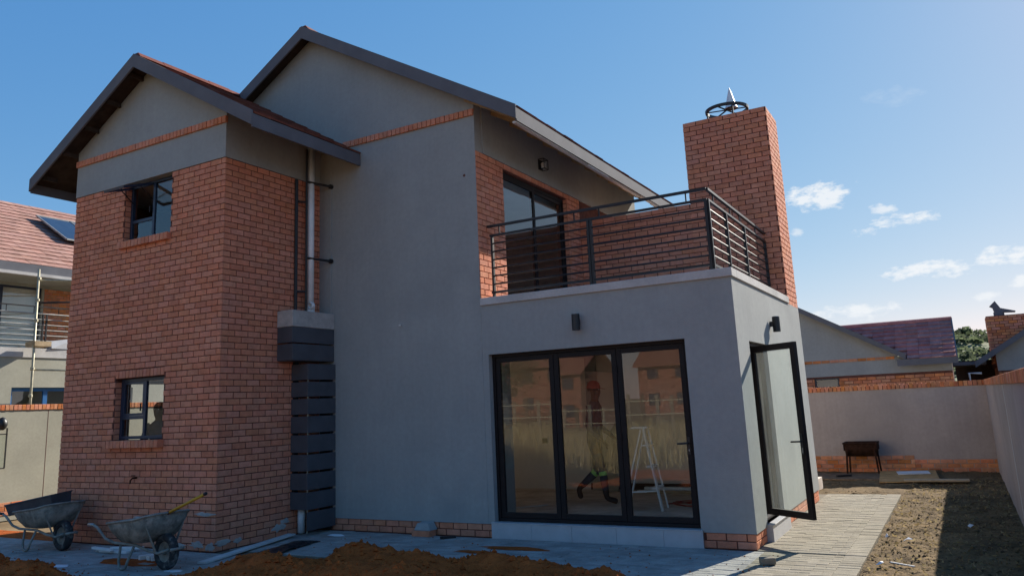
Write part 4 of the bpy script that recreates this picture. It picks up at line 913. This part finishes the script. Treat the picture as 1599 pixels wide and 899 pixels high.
def blob(name, x, y, rx, ry, h, m, label, cat, group=None, n=14):
    b = MB(); ph = random.uniform(0, 6)
    ring = [(x+rx*math.cos(2*math.pi*k/n)*(1+.25*math.sin(3*k+ph)), y+ry*math.sin(2*math.pi*k/n)*(1+.2*math.cos(2*k+ph))) for k in range(n)]
    vs = [(a, c, .002) for a, c in ring]+[(x+(a-x)*.6, y+(c-y)*.6, h) for a, c in ring]+[(x, y, h*1.1)]
    b.add(vs, [(k,(k+1)%n,(k+1)%n+n,k+n) for k in range(n)]+[(k+n,(k+1)%n+n,2*n) for k in range(n)]); return tag(b.build(name, m, smooth=True), label, cat, group)
blob('plaster_splat', .12, -2.96, .13, .07, .008, 'litter', 'flat white plaster splat by the front wheel of the cement splashed wheelbarrow', 'splat')
blob('plaster_splat', -1.69, -3.22, .16, .08, .008, 'litter', 'flat white plaster splat on the paving near the soil heap', 'splat')
blob('plaster_splat', .32, -.42, .14, .05, .02, 'litter', 'small white plaster crumbs in front of the metal pipe cover', 'splat')
blob('cement_stain', -.95, -2.75, .55, .2, .004, 'soil_red', 'damp brown cement smear under the cement splashed wheelbarrow', 'smear')
blob('soil_smear', 3.35, -.62, .45, .12, .006, 'soil_red', 'thin soil smear on the paving before the folding doors', 'smear'); blob('soil_smear', 2.95, -.95, .22, .09, .006, 'soil_red', 'small soil smear at the edge of the red heap', 'smear')
tag(MB().box(1.48, 1.78, -.19, -.03, .0, .075).build('loose_brick', 'brick', bev=.004), 'loose brick against the plinth under a grey mortar lump', 'brick')
tag(MB().add([(1.50,-.17,.076),(1.77,-.17,.076),(1.79,.0,.076),(1.49,.0,.076),(1.53,-.13,.165),(1.72,-.14,.17),(1.73,-.01,.19),(1.54,-.01,.18)], [(0,3,2,1),(4,5,6,7),(0,1,5,4),(1,2,6,5),(2,3,7,6),(3,0,4,7)]).build('mortar_lump', 'plaster', bev=.01), 'grey mortar lump sitting on the loose brick at the plinth', 'lump')
plank(2.02, -.28, 2.18, -.14, .05, .03, .004, 'black', 'dark_offcut', 'short dark offcut lying on the paving before the grey wall', 'offcut')
br_ = tag(MB().box(-.075, .075, -.05, .05, 0, .07).build('half_brick', 'paver', bev=.012), 'dusty pale half brick lying on the paving near the brick corner', 'brick'); br_.location = (6.38, -.72, .003); br_.rotation_euler = (0, 0, .5)
# clods on the heaps, stones and straw in the yard
cl = MB(); random.seed(14)
def clod(mb, x, y, z, r_):
    rv = random.random()*.98+.01; vs = []
    for a, b, c in ((1,0,0),(-1,0,0),(0,1,0),(0,-1,0),(0,0,1),(0,0,-1)):
        k = r_*random.uniform(.6, 1.2); vs.append((x+a*k, y+b*k, z+c*k*.8))
    mb.add(vs, [(0,2,4),(2,1,4),(1,3,4),(3,0,4),(2,0,5),(1,2,5),(3,1,5),(0,3,5)], rv)
for i in range(9000):
    x, y = random.uniform(-4.5, 7.0), random.uniform(-5.2, -1.5); h = soil_h(x, y)
    if h > .02: clod(cl, x, y, h+.002, random.choice((.006,.008,.01,.012,.014,.02,.03,.045)))
for i in range(500):
    x, y = random.uniform(-4, 6.6), random.uniform(-3.6, -.2)
    if (y < YW-.05 or x > .2) and soil_h(x, y) < 0: clod(cl, x, y, .004, random.choice((.005,.007,.009,.014)))
for i in range(14000):
    x, y = random.uniform(-4, 6.8), random.uniform(-4.2, -.6)
    if soil_h(x, y) < -.01 and max(soil_h(x, y-.22), soil_h(x-.15, y-.1), soil_h(x, y-.08)) > .0 and random.random() < .6: clod(cl, x, y, .004, random.choice((.003,.004,.005,.007,.01,.016)))
tag(cl.build('soil_clods', 'soil_red', norm=False), 'crumbly red soil clods over the heaps', 'clods', kind='stuff')
stn = MB(); strw = MB()
for i in range(5200):
    x, y = (random.uniform(7.3, XB-.02), random.uniform(-3, YB-.05)) if random.random() < .8 else (random.uniform(4.8, 7.3), random.uniform(5.5, YB-.1))
    if fbm(x, y+30, .9) < random.uniform(-.3, .35): continue
    clod(stn, x, y, dirt_h(x, y)+.003, random.choice((.005,.006,.006,.008,.008,.011,.015,.022)))
for i in range(2600):
    x, y = random.uniform(7.3, XB-.03), random.uniform(-3, 7.5); a = random.uniform(0, 6.28); L_ = random.uniform(.015, .06); z = dirt_h(x, y)+.012
    strw.add([(x,y,z),(x+math.cos(a)*L_,y+math.sin(a)*L_,z+random.uniform(-.005,.03)),(x+math.cos(a)*L_+.002,y+math.sin(a)*L_+.002,z),(x+.003,y-.003,z)], [(0,1,2,3)], random.random()*.98+.01)
tag(stn.build('yard_stones', 'shale', norm=False), 'loose stones and rubble strewn over the dirt yard', 'stones', kind='stuff'); tag(strw.build('yard_straw', 'straw', norm=False), 'dry straw bits scattered over the dirt yard', 'straw', kind='stuff')
def scrap(x, y, s_, label, m='litter'):
    z = dirt_h(x, y)+.02; a = random.uniform(0, 3)
    vs = [(x+math.cos(a+k*1.57)*s_*random.uniform(.6,1.2), y+math.sin(a+k*1.57)*s_*.7*random.uniform(.6,1.2), z+random.uniform(0,.05)) for k in range(4)]+[(x, y, z+.05)]
    o = MB().add(vs, [(0,1,4),(1,2,4),(2,3,4),(3,0,4)]).build('paper_scrap', m); o.modifiers.new('s', 'SOLIDIFY').thickness = .002; tag(o, label, 'scrap')
random.seed(2)
scrap(7.61, .64, .055, 'bright crumpled white paper scrap in the sunlit dirt'); scrap(7.42, -.62, .05, 'grey white scrap at the paving edge in the dirt'); scrap(8.2, 1.9, .035, 'small white scrap lying in the shade of the boundary wall'); scrap(7.37, .9, .02, 'tiny white chip beside the paving edge')
plank(7.5, -.45, 7.72, -.6, .02, .012, .03, 'board_pale', 'twig', 'pale twig lying on the sunlit dirt', 'twig')
# boards and slab by the back wall
tag(MB().box(5.3, 6.95, 7.5, 8.75, .0, .035).build('concrete_patch', 'shale', bev=.01), 'rough brownish concrete patch on the ground in front of the brazier', 'patch')
q = MB().box(-.55, .45, -.9, .9, 0, .018).build('plywood_sheet', 'ply', bev=.002); q.location = (7.28, 7.85, .05); q.rotation_euler = (R(1), R(-1), R(4)); tag(q, 'orange brown plywood sheet lying in the shade by the back wall', 'plywood')
q = MB().box(-.52, .52, -.13, .13, 0, .03).build('plank', 'timber', bev=.002); q.location = (7.72, 7.05, .05); q.rotation_euler = (0, 0, R(3)); tag(q, 'pale timber plank on the ground at the edge of the plywood', 'plank')
q = MB().box(-.28, .28, -.24, .24, 0, .012).build('dust_sheet', 'board_pale'); q.location = (7.3, 8.2, .085); tag(q, 'light grey sheet lying on top of the plywood', 'sheet'); q.rotation_euler = (R(1), R(-1), R(8))
plank(5.95, 7.85, 6.2, 8.0, .05, .04, .036, 'black', 'dark_offcut', 'dark piece of wood lying on the concrete patch', 'offcut')
# brazier: halved drum on four legs
bz = empty('brazier', (6.36, 8.85, .03), 'rusty brown brazier made of a halved drum on four legs', 'brazier')
dr = MB(); n = 14; R_ = .26
for s0, s1, rr_ in ((-.30, .30, R_), (-.285, .285, R_-.012)):
    vs = []; 
    for s_ in (s0, s1): vs += [(s_, rr_*math.cos(math.pi+math.pi*k/n), .60+rr_*math.sin(math.pi+math.pi*k/n)*1.05) for k in range(n+1)]
    dr.add(vs, [(k, k+1, k+n+2, k+n+1) for k in range(n)]+[tuple(range(n+1)), tuple(range(2*n+1, n, -1))])
child('drum', dr, 'rust', bz)
child('rim', MB().tube([(-.32,-R_-.01,.605),(.32,-R_-.01,.605),(.32,R_+.01,.605),(-.32,R_+.01,.605),(-.32,-R_-.01,.605)], .016, 6), 'rust', bz)
for sx in (-1, 1):
    for sy in (-1, 1): child('leg', MB().bar((sx*.26, sy*.22, .55), (sx*.30, sy*.26, -.03), .035, .035, (0,1,0)), 'rust', bz)
    child('side_plate', MB().box(sx*.31-.008, sx*.31+.008, -R_, R_, .46, .62), 'rust', bz)

# ------------------------------------------------------------------ inside the living room
FZ = .19
ld = empty('step_ladder', (4.30, 1.62, FZ), 'white aluminium step ladder standing inside behind the right glass door leaf', 'ladder', rz=R(8))
for s in (-1, 1):
    child('front_stile', MB().bar((.22, s*.20, 0), (.02, s*.15, 1.12), .045, .022), 'white', ld); child('rear_stile', MB().bar((-.34, s*.19, 0), (-.02, s*.14, 1.10), .03, .02), 'white', ld)
for k in range(3): child('tread', MB().box(.135-k*.05-.05, .135-k*.05+.05, -.19+k*.01, .19-k*.01, .29+k*.29, .315+k*.29), 'white', ld)
child('platform', MB().box(-.16, .08, -.15, .15, 1.115, 1.14), 'white', ld); child('brace', MB().bar((-.29,-.19,.25), (.17,-.19,.27), .02, .02), 'white', ld)
lb = tag(MB().box(-.02, 0, -.30, .30, 0, 1.25).build('leaning_board', 'plaster_pale'), 'tall pale board leaning against the wall inside behind the walking worker', 'board'); lb.location = (2.75, 3.7, FZ); lb.rotation_euler = (R(0), R(14), R(70))
for i, (y, z) in enumerate(((3.55, .0), (3.62, .045), (3.45, .0))): plank(3.4+.1*i, y, 5.8, y+.05, .09, .04, FZ+z, 'white' if i < 2 else 'timber', 'skirting_length', ('upper white skirting length stacked along the back of the room', 'lower white skirting length stacked along the back of the room', 'bare timber skirting length on the floor of the room')[i], 'skirting')
plank(1.75, .75, 2.62, 1.75, .03, .012, FZ+.004, 'board_pale', 'measuring_stick', 'thin pale stick lying on the floor behind the left glass door leaf', 'stick')
cbp = []; random.seed(9)
for k in range(40): cbp.append((4.9+.55*math.sin(k*.55)+.1*random.random(), 1.9+.35*math.cos(k*.7)+k*.018, FZ+.012))
tag(MB().tube(cbp, .008, 5).build('extension_cable', 'red_cable', smooth=True), 'tangled red extension cable on the room floor by the ladder', 'cable')

# ------------------------------------------------------------------ people
def skin_body(J, E):
    bm = bmesh.new(); lay_ = bm.verts.layers.skin.verify(); V = {}
    for k, (p, r_) in J.items():
        v = bm.verts.new(p); v[lay_].radius = (r_, r_) if not isinstance(r_, tuple) else r_; V[k] = v
    for a, b in E: bm.edges.new((V[a], V[b]))
    V['pelvis'][lay_].use_root = True
    me = bpy.data.meshes.new('tmp'); bm.to_mesh(me); bm.free()
    o = bpy.data.objects.new('tmp', me); COL.objects.link(o)
    sk = o.modifiers.new('s', 'SKIN'); sk.use_smooth_shade = True; ss_ = o.modifiers.new('d', 'SUBSURF'); ss_.levels = 2; ss_.render_levels = 2
    dg = bpy.context.evaluated_depsgraph_get(); m2 = bpy.data.meshes.new_from_object(o.evaluated_get(dg)); bpy.data.objects.remove(o); return m2
def person(loc, rz, arms, legs, label, hat):
    J = {'pelvis': ((0,0,.95), (.15,.12)), 'waist': ((.01,0,1.10), (.145,.115)), 'chest': ((.03,0,1.32), (.17,.13)), 'collar': ((.03,0,1.46), (.10,.085)), 'neck': ((.035,0,1.54), .055), 'jaw': ((.055,0,1.61), (.066,.075)), 'head': ((.045,0,1.70), (.078,.098)), 'crown': ((.035,0,1.775), (.062,.078)), 'nose': ((.135,0,1.675), .014)}
    E = [('pelvis','waist'),('waist','chest'),('chest','collar'),('collar','neck'),('neck','jaw'),('jaw','head'),('head','crown'),('head','nose')]
    for s, n in ((1,'L'),(-1,'R')):
        kn, an, to = legs[n]; el, wr = arms[n]
        J['hip'+n] = ((0, s*.10, .88), .105); J['kn'+n] = (kn, .068); J['ca'+n] = (tuple(Vector(kn).lerp(Vector(an), .35)), .065); J['an'+n] = (an, .045); J['to'+n] = (to, (.045,.035))
        E += [('pelvis','hip'+n),('hip'+n,'kn'+n),('kn'+n,'ca'+n),('ca'+n,'an'+n),('an'+n,'to'+n)]
        J['sh'+n] = ((.03, s*.19, 1.41), .075); J['el'+n] = (el, .052); J['wr'+n] = (wr, .034)
        E += [('collar','sh'+n),('sh'+n,'el'+n),('el'+n,'wr'+n)]
        d = (Vector(wr)-Vector(el)).normalized(); pm = Vector(wr)+d*.07; J['pa'+n] = (tuple(pm), (.036,.02)); E.append(('wr'+n,'pa'+n))
        sd = d.cross(Vector((0,0,1))).normalized(); dn = sd.cross(d)
        for k in range(4):
            q = pm+d*.03+sd*(-.027+.018*k); le = (.035,.045,.048,.038)[k]
            J[f'f{k}a{n}'] = (tuple(q), .0095); J[f'f{k}b{n}'] = (tuple(q+d*le-dn*.008), .0085); J[f'f{k}c{n}'] = (tuple(q+d*le*1.5-dn*.035), .007)
            E += [('pa'+n, f'f{k}a{n}'), (f'f{k}a{n}', f'f{k}b{n}'), (f'f{k}b{n}', f'f{k}c{n}')]
        q = Vector(wr)+d*.03; J['t1'+n] = (tuple(q+sd*s*-.035+d*.01), .011); J['t2'+n] = (tuple(q+sd*s*-.05+d*.05), .009); E += [('wr'+n,'t1'+n),('t1'+n,'t2'+n)]
    me = skin_body(J, E)
    for m in ('overall', 'skin', 'boot', 'hivis'): me.materials.append(MT[m])
    hands = [Vector(arms[n][1]) for n in 'LR']; kns = [(Vector(legs[n][0]), Vector(legs[n][1])) for n in 'LR']; ans = [(Vector(legs[n][1]), Vector(legs[n][2])) for n in 'LR']
    for p in me.polygons:
        c = p.center; mi = 0; p.use_smooth = True
        if c.z > 1.525: mi = 1
        for i, n in enumerate('LR'):
            el, wr = Vector(arms[n][0]), Vector(arms[n][1])
            if (c-wr).dot((wr-el).normalized()) > -.01 and (c-wr).length < .25: mi = 1
            a, t = ans[i]
            if (c-a).length < .12 or (c-t).length < .1 or (c-(a+t)/2).length < .09: mi = 2
            k, a2 = kns[i]; ax = (a2-k).normalized(); e = (c-k).dot(ax)
            if .02 < e < .075 and ((c-k)-ax*e).length < .11: mi = 3
        p.material_index = mi
    t = empty('person', loc, label, 'person', rz=rz); b = bpy.data.objects.new('body', me); COL.objects.link(b); b.parent = t
    hr = MB().lathe([(.0,.108),(.05,.10),(.085,.065),(.10,.02),(.10,-.02),(.092,-.03)], (.03,0,1.715), n=16)
    child('hair', hr, 'hair', t, True)
    if hat:
        cpm = MB().lathe([(.0,.125),(.05,.118),(.09,.085),(.107,.03),(.108,.0),(.10,-.002)], (.032,0,1.725), n=18); cpm.add([(.10,-.08,1.728),(.20,-.05,1.715),(.22,0,1.713),(.20,.05,1.715),(.10,.08,1.728),(.10,-.08,1.722),(.20,-.05,1.709),(.22,0,1.707),(.20,.05,1.709),(.10,.08,1.722)], [(0,1,2,3,4),(9,8,7,6,5),(0,5,6,1),(1,6,7,2),(2,7,8,3),(3,8,9,4)])
        child('cap', cpm, 'cap', t, True)
    for s in (-1, 1):
        child('ear', MB().lathe([(.0,-.008),(.022,-.006),(.024,.004),(.0,.008)], (.04, s*.088, 1.68), 'y', 10), 'skin', t, True)
        child('eye', MB().lathe([(.0,.012),(.009,.009),(.012,0),(.009,-.009),(0,-.012)], (.118, s*.032, 1.702), n=8), 'white', t, True)
    child('mouth', MB().bar((.118,-.022,1.628), (.118,.022,1.628), .012, .006), 'maroon', t)
    return t
person((3.30, 2.12, FZ), R(8), {'L': ((.02,.26,1.14), (.22,.24,.98)), 'R': ((-.02,-.27,1.14), (.16,-.25,.96))},
       {'R': ((.12,-.10,.49), (.16,-.10,.085), (.33,-.10,.035)), 'L': ((-.02,.10,.47), (-.34,.10,.20), (-.30,.10,.05))}, 'worker in dark overalls with bright knee bands and red cap walking inside the glass doors', True)
person((-2.66, -1.15, .19), R(-70), {'L': ((.08,.27,1.14), (.20,.22,.95)), 'R': ((.08,-.27,1.14), (.20,-.22,.95))},
       {'R': ((.03,-.10,.49), (.0,-.10,.085), (.17,-.10,.035)), 'L': ((.03,.10,.49), (.0,.10,.085), (.17,.10,.035))}, 'person in dark clothes standing inside behind the lower brick framed window', False)
